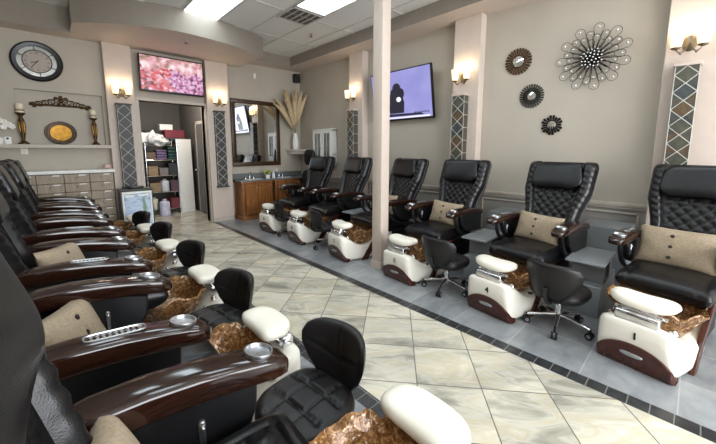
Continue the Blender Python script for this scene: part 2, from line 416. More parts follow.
# ------------------------------------------------------------- tile columns
def tile_panel(name, o, u, nrm, w, d, z0, z1, label, slate, cap=True):
    # o: centre on the pilaster face, u: direction along the wall, nrm: out of the wall
    t = thing(name, label, 'tile panel', (o[0],o[1],z0), math.atan2(u[1],u[0]), 'slate tile columns under the wall lamps')
    h = z1-z0                                                     # local: x along wall, -y outwards
    b = B(); bb(b, (-w/2,-d,0), (w/2,0,h)); finish('slate_body', b, slate, t, smooth=False)
    b = B(); r = .0038; step = w; n = int(round(h/step)); step = h/n
    for k in range(n):
        za, zb = k*step, (k+1)*step; zm = (za+zb)/2
        for p, q in (((0,za),(w/2,zm)),((w/2,zm),(0,zb)),((0,zb),(-w/2,zm)),((-w/2,zm),(0,za))):
            cyl(b, (p[0],-d,p[1]), (q[0],-d,q[1]), r, 6)
        for s in (-1,1): cyl(b, (s*w/2,-d,zm), (s*w/2,0,zm), r, 6)
    for s in (-1,1): cyl(b, (s*w/2,-d,0), (s*w/2,-d,h), r*.8, 6)
    finish('lattice', b, M_grout, t)
    if cap:
        b = B(); rr = random.Random(int(o[1]*100)); q = w/2-.006
        for k in range(n):
            zc = (k+.5)*step; prism(b, [(q,zc),(0,zc+step/2-.006),(-q,zc),(0,zc-step/2+.006)], .004, Matrix.Translation((0,-d,0)) @ XZ, 0, rr.choice((0,0,1,2)))
        finish('diamond_tile', b, [M_sl1, M_sl2, M_sl3], t, smooth=False)
    b = B(); bb(b, (-w/2-.015,-d-.015,h), (w/2+.015,0,h+.025), .005, 1); finish('cap', b, slate if not cap else M_pil, t)
    if not cap:
        b = B(); bb(b, (-w/2-.02,-d-.02,-.03), (w/2+.02,0,0), .005, 1); finish('foot', b, M_slate_d, t)
tile_panel('tile_column', (.935,6.49), (1,0), (0,-1), .185, .11, .82, 2.13, 'charcoal tile column with white lattice left of the doorway', M_slate_d, False)
tile_panel('tile_column', (2.45,6.49), (1,0), (0,-1), .185, .07, .72, 2.14, 'charcoal tile column with white lattice right of the doorway', M_slate_d, False)
tile_panel('tile_column', (4.27,.142), (0,-1), (-1,0), .155, .12, .95, 2.16, 'slate tile column at the right edge, rust brown diamonds, above the nearest chair', M_slate)
tile_panel('tile_column', (4.27,2.36), (0,-1), (-1,0), .18, .12, .95, 2.16, 'slate tile column on the pilaster between television and sunburst mirrors', M_slate)
tile_panel('tile_column', (4.27,4.575), (0,-1), (-1,0), .17, .12, .95, 2.15, 'slate tile column on the far pilaster beside the white wall cabinet', M_slate)

# ------------------------------------------------------------------ sconces
def sconce(o, rz, label):
    t = thing('wall_sconce', label, 'wall lamp', o, rz, 'two-shade wall sconces')       # local: x along wall, -y out
    b = B(); lathe(b, [(.05,0),(.05,.008),(.03,.018),(.012,.022)], 20, Matrix.Rotation(PI/2,4,'X'), 1, 1.35); finish('backplate', b, M_gmetal, t)
    for s in (-1,1):
        b = B(); pts = [(0,-.02,0),(s*.02,-.06,-.05),(s*.045,-.085,-.085),(s*.07,-.09,-.075),(s*.086,-.09,-.05)]
        tube(b, crom([Vector(p) for p in pts],4), .006, 8); sph(b, (s*.05,-.086,-.092), .012, 8); lathe(b, [(.006,-.06),(.03,-.05),(.036,-.038),(.02,-.034)], 14, Matrix.Translation((s*.086,-.09,0)))
        finish('arm', b, M_gmetal, t)
        b = B(); lathe(b, [(.02,-.04),(.036,-.03),(.043,0),(.046,.05),(.054,.105),(.052,.107),(.042,.05),(.028,-.02),(.01,-.03)], 20, Matrix.Translation((s*.086,-.09,0)), cap=True)
        finish('glass_shade', b, M_shade, t)
        l = bpy.data.lights.new('sconce_bulb', 'POINT'); l.energy = .8; l.color = (1,.8,.56); l.shadow_soft_size = .03
        lo = bpy.data.objects.new('sconce_bulb', l); COL.objects.link(lo); lo.location = Vector(o) + Matrix.Rotation(rz,3,'Z') @ Vector((s*.086,-.09,.15))
sconce((.93,6.49,2.33), 0, 'lit two-shade wall sconce left of the doorway television')
sconce((2.455,6.49,2.34), 0, 'lit two-shade wall sconce right of the doorway television')
sconce((4.27,.15,2.37), -PI/2, 'lit two-shade wall sconce at the right edge above the nearest chair')
sconce((4.27,2.35,2.41), -PI/2, 'lit two-shade wall sconce between television and sunburst mirrors')
sconce((4.27,4.6,2.42), -PI/2, 'lit two-shade wall sconce on the far pilaster near the white cabinet')

# ------------------------------------------------------------ pedicure chair
BD = Vector((-.30,0,.80)).normalized(); BN = Vector((BD.z,0,-BD.x))     # up the back, out of the back
B0 = Vector((-.06,0,.45)); BL = .895
def bpt(u, v, n): return B0 + BD*(u*BL) + BN*n + Vector((0,v,0))
WTAB = [(0,.235),(.25,.245),(.42,.265),(.56,.298),(.64,.318),(.94,.325),(.98,.318),(1,.305)]
def quilt(x, y, p=.085):
    a = (x+y)/p; c = (x-y)/p
    d = min(abs(a-round(a)), abs(c-round(c)))*p
    return math.exp(-(d/.011)**2)
def make_back():
    b = B(); nu, nv = 74, 56; rows = []
    for i in range(nu+1):
        u = i/nu; w = interp(WTAB, u)[0]; r = []
        for j in range(nv+1):
            q = -1+2*j/nv; y = q*w; a = abs(q)
            n = .05 + .045*smooth01(a,.56,.74)
            n *= (1-a**10)**.5 if a < 1 else 0
            n *= (1-(max(0,(u-.9)/.1))**3*.6)
            if a < .66 and u < .72: n -= .011*quilt(u*BL, y)*(1-smooth01(a,.56,.64))
            if .7 < a < .97: n += .0035*smooth01(u,.3,.5)*math.sin(u*95+3*math.sin(q*7))*(1-smooth01(u,.85,.95))
            n -= .02*math.exp(-((a-.65)/.035)**2)
            r.append(b.verts.new(bpt(u, y, n)))
        rows.append(r)
    for i in range(nu):
        for j in range(nv): b.faces.new((rows[i][j],rows[i][j+1],rows[i+1][j+1],rows[i+1][j]))
    back = [[b.verts.new(bpt(i/nu, s*interp(WTAB,i/nu)[0]*.96, -.06)) for s in (-1,1)] for i in range(nu+1)]
    for i in range(nu):
        b.faces.new((rows[i][0],rows[i+1][0],back[i+1][0],back[i][0])); b.faces.new((rows[i][-1],back[i][1],back[i+1][1],rows[i+1][-1]))
        b.faces.new((back[i][0],back[i+1][0],back[i+1][1],back[i][1]))
    b.faces.new(rows[0]+[back[0][1],back[0][0]]); b.faces.new(rows[-1]+[back[-1][1],back[-1][0]])
    return b
ROTB = Matrix.Translation(B0) @ Matrix(((BN.x,0,BD.x,0),(0,1,0,0),(BN.z,0,BD.z,0),(0,0,0,1)))   # local x=n, y, z=u
def seat_bm(quilted=False):
    b = B(); nx, ny = 40, 36; top = []; bot = []
    x0, x1, W = -.10, (.43 if quilted else .55), .258; up = .075 if quilted else 0
    for i in range(nx+1):
        s = i/nx; x = x0+(x1-x0)*s; rt, rb = [], []
        for j in range(ny+1):
            q = -1+2*j/ny
            e = (1-abs(q)**7)**(1/4) if abs(q)<1 else 0
            f = (1-max(0,(s-.72)/.28)**3)**.5 if s<1 else 0
            z = .455 + .075*e*f + .012*(1-q*q)*math.sin(PI*s)
            if quilted and abs(q)<.72 and s<.83: z -= .016*quilt(x, q*W, .10)
            if quilted: z -= .018*max(math.exp(-((abs(q)-.76)/.03)**2) if s<.88 else 0, math.exp(-((s-.87)/.02)**2) if abs(q)<.78 else 0)
            else: z -= .007*math.exp(-((abs(q)-.72)/.025)**2)
            rt.append(b.verts.new((x, q*W, z))); rb.append(b.verts.new((x, q*W, .455-.085*e*f)))
        for v in rt+rb: v.co.z += up
        top.append(rt); bot.append(rb)
    for i in range(nx):
        for j in range(ny):
            b.faces.new((top[i][j],top[i+1][j],top[i+1][j+1],top[i][j+1])); b.faces.new((bot[i][j],bot[i][j+1],bot[i+1][j+1],bot[i+1][j]))
    bmesh.ops.remove_doubles(b, verts=b.verts, dist=.0008)
    bmesh.ops.holes_fill(b, edges=[e for e in b.edges if len(e.link_faces)==1], sides=200)
    return b
def rrect(cx, cy, cz, hy, hz, T, n=20, e=.45):
    r = []
    for j in range(n):
        th = 2*PI*j/n
        r.append(Vector((cx,cy,cz)) + Vector((0,1,0))*hy*spow(math.cos(th),e) + T*hz*spow(math.sin(th),e))
    return r
ARM = [(-.20,.748,.040,.034),(-.16,.757,.050,.041),(-.06,.768,.056,.045),(.06,.768,.059,.045),(.18,.757,.060,.044),(.28,.741,.060,.042),(.37,.723,.059,.040),(.42,.711,.054,.036),(.448,.702,.042,.030),(.462,.696,.022,.017)]
def arm_bm(y):
    b = B(); rings = []
    fine = []
    for k in range(len(ARM)-1):
        for m in range(3):
            t = m/3; fine.append([p+(q-p)*t for p,q in zip(ARM[k],ARM[k+1])])
    fine.append(ARM[-1])
    for x, z, hy, hz in fine: rings.append(rrect(x, y, z, hy, hz, Vector((0,0,1)), 22))
    loft(b, rings); return b
SHELL = [(.06,.02,.40,.16),(.16,.0,.40,.20),(.28,.0,.37,.225),(.38,.0,.29,.235),(.48,.0,.215,.24),(.58,.0,.185,.24),(.67,.0,.19,.235),(.75,.0,.225,.228),(.82,.0,.275,.22),(.875,.0,.31,.212),(.91,.0,.326,.205),(.938,.05,.332,.195),(.958,.12,.33,.182),(.972,.2,.318,.16),(.978,.25,.295,.12)]
XW = [(0,.98),(.12,.978),(.16,.972),(.182,.958),(.195,.938),(.205,.91),(.212,.875)]
def front_x(z): return interp([(0,.912),(.05,.938),(.12,.961),(.2,.975),(.3,.98)], z)[0]
def make_chair(label):
    t = thing('pedicure_chair', label, 'pedicure chair')
    # fibreglass footbath base
    b = B(); rings = []
    fine = []
    for k in range(len(SHELL)-1):
        for m in range(3): fine.append([p+(q-p)*m/3 for p,q in zip(SHELL[k],SHELL[k+1])])
    fine.append(SHELL[-1])
    for x, zb, zt, w in fine: rings.append(rrect(x, 0, (zb+zt)/2, w, (zt-zb)/2, Vector((0,0,1)), 32, .38))
    loft(b, rings); shell = finish('footbath_shell', b, M_white, t)
    b = B(); ny, nz = 24, 8; G = []
    for d in (0,1):
        L = []
        for i in range(ny+1):
            y = -.208+.416*i/ny; za = .008+.18*max(0,1-(y/.209)**2)**.42
            L.append([b.verts.new((min(front_x(z), interp(XW,abs(y))[0])+.012 - .05*d, y, z)) for z in [.004+(za-.004)*k/nz for k in range(nz+1)]])
        G.append(L)
    for d in (0,1):
        for i in range(ny):
            for k in range(nz): b.faces.new((G[d][i][k],G[d][i+1][k],G[d][i+1][k+1],G[d][i][k+1]))
    for i in range(ny):
        b.faces.new((G[0][i][nz],G[0][i+1][nz],G[1][i+1][nz],G[1][i][nz])); b.faces.new((G[0][i][0],G[1][i][0],G[1][i+1][0],G[0][i+1][0]))
    lp = finish('front_panel', b, M_brownpl, t)
    b = B(); sup(b, (front_x(.11)+.014,0,.115), (.008,.06,.014), .8, .8, 24, 10); finish('badge_handle', b, M_silver, lp)
    for s in (-1,1):
        b = B(); poly = [(.60,.0),(.69,.0),(.62,.12),(.44,.30),(.34,.40),(.24,.40),(.38,.28),(.53,.12)]
        prism(b, poly, .03, Matrix.Translation((0,s*.234+.015,0)) @ XZ, .006); finish('side_trim', b, M_brownpl, t)
    # pedestal under the seat
    b = B(); bb(b, (-.2,-.2,0), (.3,.2,.40), .03, 3); bb(b, (-.24,-.22,.30), (.30,.22,.40), .03, 3); finish('pedestal', b, M_black, t)
    # foot basin with rippled rim
    b = B(); n = 48
    prof_o = [(.50,.175),(.66,.20),(.80,.26),(.92,.33),(1.0,.375),(1.04,.385)]; prof_i = [(1.02,.395),(.93,.375),(.84,.32),(.72,.25),(.4,.215),(.01,.212)]
    rings = []
    for k, (r, z) in enumerate(prof_o+prof_i):
        ring = []
        for j in range(n):
            th = 2*PI*j/n; wv = smooth01(r,.8,1.0)
            rr = r*(1+.035*wv*math.sin(9*th+.5)+.02*wv*math.sin(17*th)); zz = z+.014*wv*math.sin(7*th)+.008*wv*math.sin(15*th+1)
            ring.append(Vector((.60+.225*rr*spow(math.cos(th),.8), .245*rr*spow(math.sin(th),.8), zz)))
        rings.append(ring)
    loft(b, rings); basin = finish('foot_basin', b, M_bowl, t)
    b = B(); lathe(b, [(.02,0),(.02,.004),(.006,.006)], 14, Matrix.Translation((.60,0,.213))); finish('drain', b, M_chrome, basin)
    # footrest
    b = B()
    rings = []
    for k in range(0,25):
        q = -1+2*k/24; yy = .178*q; e = max(.02,(1-abs(q)**4))**.5
        rings.append([Vector((.865-.03*q*q+.095*e*spow(math.cos(a),.7), yy, .445+.010*q*q+.042*e*spow(math.sin(a),.7))) for a in [2*PI*j/20 for j in range(20)]])
    loft(b, rings); fr = finish('footrest', b, M_pad, t)
    b = B(); bb(b, (.83,-.09,.385), (.93,.09,.415), .008, 2); bb(b, (.89,-.115,.315), (.962,.115,.39), .014, 3); cyl(b, (.87,-.135,.375), (.87,.135,.375), .011)
    finish('footrest_bracket', b, M_chrome, fr)
    for (x,y,z) in ((.86,-.165,.295),(.79,-.19,.245),(.86,.165,.295)):
        b = B(); lathe(b, [(.022,0),(.022,.012),(.016,.03),(.004,.034)], 14, Matrix.Translation((x,y,z-.004)) @ Matrix.Rotation(-.35 if y<0 else .35,4,'X')); finish('tap_knob', b, M_chrome, t)
    # seat and back
    seat = finish('seat', seat_bm(), M_leather, t, ang=60)
    back = finish('backrest', make_back(), M_leather, t, ang=60)
    b = B(); sup(b, (.082,0,.765*BL+.04), (.042,.232,.135), .5, .32, 56, 26, ROTB, .10, 3); hd = finish('headrest', b, M_leather, t, ang=80)
    b = B()
    for s in (-1,1): tube(b, [ROTB @ Vector((.114-.014*abs(k-4)/4, s*.185, .765*BL+.04+.025*(k-4))) for k in range(9)], .004, 6)
    finish('piping', b, M_black, hd)
    b = B(); poly = [(-.05,.03),(.0,0),(.0,BL*.97),(-.03,BL*.95)]
    t2 = B()
    rings = []
    for i in range(13):
        u = i/12*.95; w = interp(WTAB,u)[0]*.93
        rings.append([ROTB @ Vector((-.06-.07*math.sin(PI*min(1,u*1.05+.02))*(1-(j/8*2-1)**4), w*(j/8*2-1), u*BL)) for j in range(9)] + [ROTB @ Vector((-.055, w*(1-j/8*2), u*BL)) for j in range(9)])
    loft(b, rings); finish('back_shell', b, M_black, t); t2.free()
    for s in (-1,1):
        b = B(); tube(b, [bpt(.04+.93*k/30, s*interp(WTAB,.04+.93*k/30)[0]*1.0, -.012) for k in range(31)], .0022, 5); finish('stitching', b, M_stitch, back)
    # arms
    for s in (-1,1):
        y = s*.305
        a = finish('armrest', arm_bm(y), M_arm, t, ang=70)
        b = B(); lathe(b, [(.045,-.004),(.047,.006),(.0455,.012),(.041,.012),(.037,.002),(.004,.0)], 28, Matrix.Translation((.365,y,.764)) @ Matrix.Rotation(.19,4,'Y')); finish('cup_holder', b, M_silver, a)
        if s < 0:
            b = B(); pts = []
            for k in range(28):
                th = 2*PI*k/28; xx = .16+.085*spow(math.cos(th),.4); pts.append((xx, y+.024*spow(math.sin(th),.5), .805-.09*(xx-.16)))
            tube(b, pts, .0035, 6, True)
            for k in range(9):
                for m in (-1,1): xx = .095+.0165*k; zz = .805-.09*(xx-.16); bb(b, (xx-.0045,y+m*.010-.003,zz-.006), (xx+.0045,y+m*.010+.003,zz+.0015), .001, 1)
            finish('control_panel', b, M_silver, a)
        b = B(); poly = [(-.2,.37),(.06,.37),(.16,.39),(.25,.44),(.31,.51),(.345,.60),(.35,.685),(.2,.715),(.0,.735),(-.2,.73)]
        prism(b, poly, .055, Matrix.Translation((0,y+.0275,0)) @ XZ, .012); sp = finish('side_panel', b, M_black, t)
        b = B(); bb(b, (.17,y-s*.024-.012,.56), (.188,y-s*.024+.012,.65), .004, 1); sph(b, (.179,y-s*.036,.63), .008, 8); finish('hinge', b, M_silver, sp)
    return t
chairs_r = [  # footrest y, back-top y, decal, label
 (.165,-.05,'1','black leather pedicure chair with number 1 on its white footbath'),
 (1.13,.98,'4','black leather pedicure chair with number 4 on its white footbath'),
 (2.15,2.07,'6','black leather pedicure chair just right of the free-standing column'),
 (3.16,2.95,'7','black leather pedicure chair just left of the column, partly hidden by it'),
 (4.18,4.08,'8','second pedicure chair from the wooden vanity along the right wall'),
 (5.08,5.12,'9','pedicure chair nearest the wooden vanity on the right side')]
GR, GL = 'pedicure chairs along the right wall', 'pedicure chairs along the left side'
proto = make_chair('')
first = True
CH = []
def place(fx, fy, bx, by, label, group):
    global first
    r = proto if first else copy_tree(proto); first = False
    d = Vector((fx-bx, fy-by)); a = math.atan2(d.y, d.x)
    r.rotation_euler = (0,0,a); r.location = (fx-.865*math.cos(a), fy-.865*math.sin(a), 0)
    r['label'] = label; r['category'] = 'pedicure chair'; r['group'] = group
    CH.append(r); return r
for fy, by, dec, lab in chairs_r:
    r = place(2.70, fy, 3.92, by, lab, GR)
for r, (fy, by, dec, lab) in zip(CH, chairs_r):
    b = B(); text_into(b, dec, .062, Matrix(((0,0,1,.9735),(1,0,0,0.01),(0,1,0,.245),(0,0,0,1))), .014, 0, .035)
    finish('number_decal', b, M_deck, r, smooth=False)
chairs_l = [
 (.60,.66,'nearest pedicure chair at lower left, quilted black seat and a tan cushion'),
 (1.605,1.62,'second pedicure chair from the front on the left side, tan cushion behind its arm'),
 (2.61,2.62,'third pedicure chair from the front on the left side'),
 (3.69,3.66,'fourth pedicure chair from the front on the left side'),
 (4.70,4.70,'fifth pedicure chair from the front on the left side'),
 (5.52,5.52,'farthest pedicure chair on the left, in front of the drawer cabinet')]
for k, (fy, by, lab) in enumerate(chairs_l): place(.92 if k == 0 else .82, fy, -.19 if k == 0 else -.29, by, lab, GL)
for r in CH[6:]:
    near = r == CH[6]
    FWD = Matrix.Translation(B0+Vector((.01 if near else -.02,0,0))) @ Matrix.Rotation(math.radians(5 if near else 3),4,'Y') @ Matrix.Translation(-B0)
    for ch in r.children:
        if ch.name.split('.')[0] in ('backrest','headrest','back_shell'): ch.matrix_basis = FWD
TIP = Vector((.42,0,.70))
LOWER = Matrix.Translation(TIP) @ Matrix.Rotation(math.radians(-5),4,'Y') @ Matrix.Diagonal((1,1,.8,1)) @ Matrix.Translation(-TIP)
for r in CH[:6]:
    for ch in r.children:
        if ch.name.startswith('armrest'): ch.matrix_basis = LOWER
# the right-hand chairs show shorter arm panels over an open bracket
for s_ in (-1,1):
    y = s_*.305
    b = B(); prism(b, [(-.2,.47),(.06,.47),(.14,.50),(.20,.56),(.24,.64),(.24,.685),(.1,.695),(-.2,.68)], .05, Matrix.Translation((0,y+.025,0)) @ XZ, .012)
    pm = finish('side_panel', b, M_black)
    b = B(); tube(b, crom([Vector(p) for p in ((.33,y,.70),(.315,y,.60),(.24,y,.50),(.10,y,.43),(-.08,y,.40))],5), .018, 8)
    br = finish('arm_bracket', b, M_black)
    for r in CH[:6]:
        for ch in list(r.children):
            if ch.name.startswith('side_panel') and (sum(v.co.y for v in ch.data.vertices) > 0) == (s_ > 0): ch.data = pm.data
        c = br.copy(); COL.objects.link(c); c.parent = r
    bpy.data.objects.remove(pm); bpy.data.objects.remove(br)
for ch in CH[6].children:
    if ch.name.startswith('seat'):
        o = finish('seat', seat_bm(True), M_leather, CH[6], ang=60)
        bpy.data.objects.remove(ch); break

# -------------------------------------------------------------------- stools
def make_stool():
    t = thing('pedicure_stool', '', 'stool')                                        # local: backrest on +x side
    b = B(); nx = 30; top, bot = [], []
    R = .205
    rings = []
    prof = [(.70,.265),(.93,.27),(1.0,.295),(1.0,.32),(.95,.338),(.85,.346)]
    n = 64
    def shp(th): return R*(1+.06*math.cos(4*th+PI))
    for r, z in prof: rings.append([Vector((shp(2*PI*j/n)*r*math.cos(2*PI*j/n), shp(2*PI*j/n)*r*math.sin(2*PI*j/n), z)) for j in range(n)])
    for k in range(30,-1,-1):
        r = .83*k/31+.015
        ring = []
        for j in range(n):
            th = 2*PI*j/n; x, y = shp(th)*r*math.cos(th), shp(th)*r*math.sin(th)
            g = max(math.exp(-((abs(x)-.06)/.009)**2), math.exp(-((abs(y)-.06)/.009)**2))
            ring.append(Vector((x,y,.348+.008*(1-(r/.85)**2)-.014*g)))
        rings.append(ring)
    loft(b, rings); finish('seat', b, M_leather2, t, ang=60)
    b = B(); nu, nv = 26, 26; F, K = [], []
    prof = [(0,.08),(.08,.115),(.3,.165),(.55,.20),(.75,.205),(.9,.185),(.97,.15),(1,.11)]
    for i in range(nu+1):
        u = i/nu; w = interp(prof,u)[0]; f, k = [], []
        for j in range(nv+1):
            q = -1+2*j/nv; y = q*w; cur = -.35*y*y/.2
            x = .205+.05*u+cur*1.2; z = .30+.285*u
            e = ((1-abs(q)**5)*(1-abs(2*u-1)**8))
            e = max(0,e)**.5
            g = max(math.exp(-(y/.006)**2) if u>.42 else 0, math.exp(-((u-.42-.25*abs(q))/.02)**2))
            f.append(b.verts.new((x-.032*e+.008*g*e, y, z))); k.append(b.verts.new((x+.032*e, y, z)))
        F.append(f); K.append(k)
    for i in range(nu):
        for j in range(nv):
            b.faces.new((F[i][j],F[i][j+1],F[i+1][j+1],F[i+1][j])); b.faces.new((K[i][j],K[i+1][j],K[i+1][j+1],K[i][j+1]))
    bmesh.ops.remove_doubles(b, verts=b.verts, dist=.001)
    finish('backrest', b, M_leather2, t, ang=60)
    b = B(); tube(b, crom([Vector(p) for p in ((.02,0,.255),(.18,0,.255),(.240,0,.29),(.256,0,.33),(.264,0,.40))],5), .014, 8); finish('back_bracket', b, M_black, t)
    b = B(); cyl(b, (0,0,.07), (0,0,.19), .027, 18); cyl(b, (0,0,.18), (0,0,.265), .016, 14); lathe(b, [(.09,.25),(.09,.264),(.02,.268)], 20); finish('gas_lift', b, M_chrome, t)
    b = B(); tube(b, [(0,-.02,.25),(.05,-.14,.247),(.06,-.2,.225)], .006, 6); sph(b, (.062,-.205,.222), .012, 8, (1,1.6,1)); finish('lever', b, M_black, t)
    for k in range(5):
        a = 2*PI*k/5+.3; c, s = math.cos(a), math.sin(a)
        b = B(); tube(b, [(c*.02,s*.02,.105),(c*.1,s*.1,.097),(c*.225,s*.225,.072)], [.018,.016,.011], 10); leg = finish('leg', b, M_chrome, t)
        b = B(); bx, by = c*.225, s*.225
        cyl(b, (bx,by,.055), (bx,by,.08), .01, 8)
        px_, py_ = -s, c
        for q in (-1,1): cyl(b, (bx+px_*q*.006,by+py_*q*.006,.027), (bx+px_*q*.022,by+py_*q*.022,.027), .027, 16)
        cs = finish('caster', b, M_black, leg)
        for q in (-1,1):
            b = B(); cyl(b, (bx+px_*q*.0215,by+py_*q*.0215,.027), (bx+px_*q*.024,by+py_*q*.024,.027), .014, 12); finish('hub_cap', b, M_silver, cs)
    return t
sp = make_stool(); firsts = True
def stool(x, y, deg, label, group):
    global firsts
    r = sp if firsts else copy_tree(sp); firsts = False
    r.location = (x,y,0); r.rotation_euler = (0,0,math.radians(deg)); r['label'] = label; r['group'] = group; r['category'] = 'stool'
SR, SL = 'rolling stools on the right side', 'rolling stools on the left side'
stool(2.87,.665,172,'black rolling stool with chrome base between footbaths 1 and 4',SR)
stool(2.85,1.67,175,'black rolling stool right of the column, beside footbath 4',SR)
stool(2.88,3.66,160,'black rolling stool just left of the column on the grey floor',SR)
stool(2.87,4.66,160,'black rolling stool nearest the wooden vanity',SR)
stool(.72,1.09,6,'nearest black rolling stool at lower left, grid-stitched seat showing',SL)
stool(.67,2.08,12,'second nearest black rolling stool on the left side',SL)
stool(.69,3.08,14,'third black rolling stool along the left side',SL)
stool(.69,4.17,14,'fourth black rolling stool along the left side',SL)
stool(.66,5.12,14,'farthest black rolling stool on the left, in front of the light box',SL)

# ------------------------------------------------------------------ cushions
def cushion_bm(w, h, th):
    b = B(); n = 22; A, C = [], []
    for i in range(n+1):
        ra, rc = [], []
        for j in range(n+1):
            p, q = -1+2*i/n, -1+2*j/n
            pin = 1-.06*(1-p*p) if True else 1; pin2 = 1-.06*(1-q*q)
            d = th*(max(0,(1-p**4)*(1-q**4)))**.5*(.7+.3*(1-p*p)*(1-q*q))
            x, z = p*w*pin2, q*h*pin
            d += .006*noise.noise(Vector((x*14,z*14,1)))*(1 if abs(p)<1 and abs(q)<1 else 0)
            ra.append(b.verts.new((x,-d,z))); rc.append(b.verts.new((x,d,z)))
        A.append(ra); C.append(rc)
    for i in range(n):
        for j in range(n):
            b.faces.new((A[i][j],A[i+1][j],A[i+1][j+1],A[i][j+1])); b.faces.new((C[i][j],C[i][j+1],C[i+1][j+1],C[i+1][j]))
    bmesh.ops.remove_doubles(b, verts=b.verts, dist=.0005)
    return b
cp = finish('throw_pillow', cushion_bm(.215,.14,.062), M_fabric, None, ang=80)
bt = []
for k in range(3):
    b = B(); lathe(b, [(.012,0),(.012,.004),(.004,.007)], 14, Matrix.Translation((-.02,-.060+abs(k-1)*.006,-.075+.075*k)) @ Matrix.Rotation(PI/2,4,'X')); bt.append(finish('button', b, M_button, cp))
fc = True
def cushion(ch, ox, oy, oz, yaw, tilt, label, group, roll=0, sc=1):
    # sits in chair ch at local (ox,oy,oz), facing the chair's front
    global fc
    r = cp if fc else copy_tree(cp); fc = False
    a = ch.rotation_euler.z
    p = Vector(ch.location) + Matrix.Rotation(a,3,'Z') @ Vector((ox,oy,oz))
    m = Matrix.Rotation(a+PI/2+yaw,4,'Z') @ Matrix.Rotation(-tilt,4,'X') @ Matrix.Rotation(roll,4,'Y')
    r.location = p; r.rotation_euler = m.to_euler(); r.scale = (sc,sc,sc); tag(r, label, 'cushion', group)
CG = 'tan buttoned cushions on the chairs'
cushion(CH[0], .11,-.02,.665, 0,.30,'tan buttoned cushion on the chair with footbath number 1',CG,0,1.1)
cushion(CH[1], .10,0,.655, 0,.30,'tan buttoned cushion on the chair with footbath number 4',CG,.06,1.0)
cushion(CH[2], .10,0.02,.655, 0,.30,'tan buttoned cushion on the chair just right of the column',CG,.05)
cushion(CH[3], .10,-.02,.655, 0,.30,'tan buttoned cushion peeking out behind the column',CG)
cushion(CH[6], -.02,.10,.71,-.1,.36,'tan cushion at the bottom edge on the nearest left chair',CG,.1,.85)
cushion(CH[7], .05,.11,.645,-.35,.36,'tan cushion with dark buttons on the second left chair',CG,.12)
cushion(CH[8], .06,.09,.69,-.4,.36,'tan cushion on the third left chair, small and partly hidden',CG,.1)

# --------------------------------------------------- grey side tables / units
def side_unit(y, label):
    t = thing('side_table', label, 'side table', (0,y,0), 0, 'grey side tables between right chairs')
    b = B(); bb(b, (3.20,-.14,.46), (3.74,.14,.483), .004, 1); finish('table_top', b, M_grey, t)
    b = B(); bb(b, (3.36,-.12,.27), (3.385,.12,.46), .003, 1); finish('support_panel', b, M_grey, t)
    b = B(); bb(b, (3.60,-.12,.27), (3.72,.12,.46), .003, 1); finish('support_panel', b, M_grey, t)
    b = B(); bb(b, (3.24,-.125,.0), (3.9,.125,.27), .006, 1); finish('lower_cabinet', b, M_grey, t)
    b = B(); bb(b, (3.95,-.2,.0), (4.38,.2,.66), .006, 1); finish('rear_cabinet', b, M_grey, t)
    return t
side_unit(.585, 'grey laminate side table between chairs 1 and 4')
side_unit(1.575, 'grey laminate side table between chair 4 and the column')
side_unit(3.58, 'grey laminate side table in the shade left of the column')

# ------------------------------------------------------------ back wall items
# drawer chest
t = thing('drawer_cabinet', 'striped taupe drawer cabinet with white top below the niche', 'drawer cabinet', (0,6.24,0))
b = B(); bb(b, (-.985,.012,0), (.70,.385,1.08)); finish('carcass', b, plain('cabinet_edge_brown',(74,58,46),.6), t, smooth=False)
b = B(); bb(b, (-.99,-.02,1.08), (.725,.388,1.125), .005, 2); finish('countertop', b, M_whitep, t)
cols = [.695-.285*k for k in range(7)]
for c in range(6):
    for r in range(8):
        z1 = 1.07-.131*r; z0 = z1-.125; x1, x0 = cols[c], cols[c+1]+.006
        if x0 < -.985: continue
        b = B(); bb(b, (x0,-.008,z0), (x1,.012,z1), .003, 1); dr = finish('drawer', b, M_drawer, t)
        if c < 4:
            b = B(); sph(b, ((x0+x1)/2,-.028,(z0+z1)/2+.02), .013, 8); cyl(b, ((x0+x1)/2,-.028,(z0+z1)/2+.02), ((x0+x1)/2,-.006,(z0+z1)/2+.02), .005, 6); finish('knob', b, M_silver, dr)
            b = B(); bb(b, (x0+.16,-.0105,z1-.022), (x0+.24,-.007,z1-.008)); finish('label_slip', b, M_whitep, dr, smooth=False)
b = B(); sup(b, (.655,6.42,1.165), (.05,.045,.04), .6, .8, 18, 8); tag(finish('trinket_box', b, plain('pink_ceramic',(205,170,160),.4)), 'small pink round box at right end of the white cabinet top', 'box')
# clock
t = thing('wall_clock', 'round wall clock with black frame and mirrored ring', 'clock', (.0,YB,2.665))
RX = Matrix.Rotation(PI/2,4,'X')
b = B(); lathe(b, [(.272,0),(.274,.025),(.25,.05),(.21,.045),(.203,.02),(.203,0)], 56, RX); finish('frame', b, plain('clock_black',(20,19,20),.3), t)
b = B(); lathe(b, [(.205,.004),(.205,.016),(.150,.016),(.150,.004)], 56, RX, cap=False); finish('mirror_ring', b, M_mirror, t, ang=20)
b = B(); lathe(b, [(.151,.004),(.151,.018),(.001,.018)], 48, RX); finish('dial', b, plain('clock_dial',(176,164,154),.6,vary=.1), t, ang=20)
b = B(); lathe(b, [(.158,.01),(.158,.024),(.146,.024),(.146,.01)], 48, RX, cap=False)
for k in range(6):
    a = PI/2+k*PI/3+.1; box(b, (.18*math.cos(a),-.018,.18*math.sin(a)), (.065,.012,.010), rot=Matrix.Rotation(-a,4,'Y'))
finish('divider', b, M_black, t)
b = B()
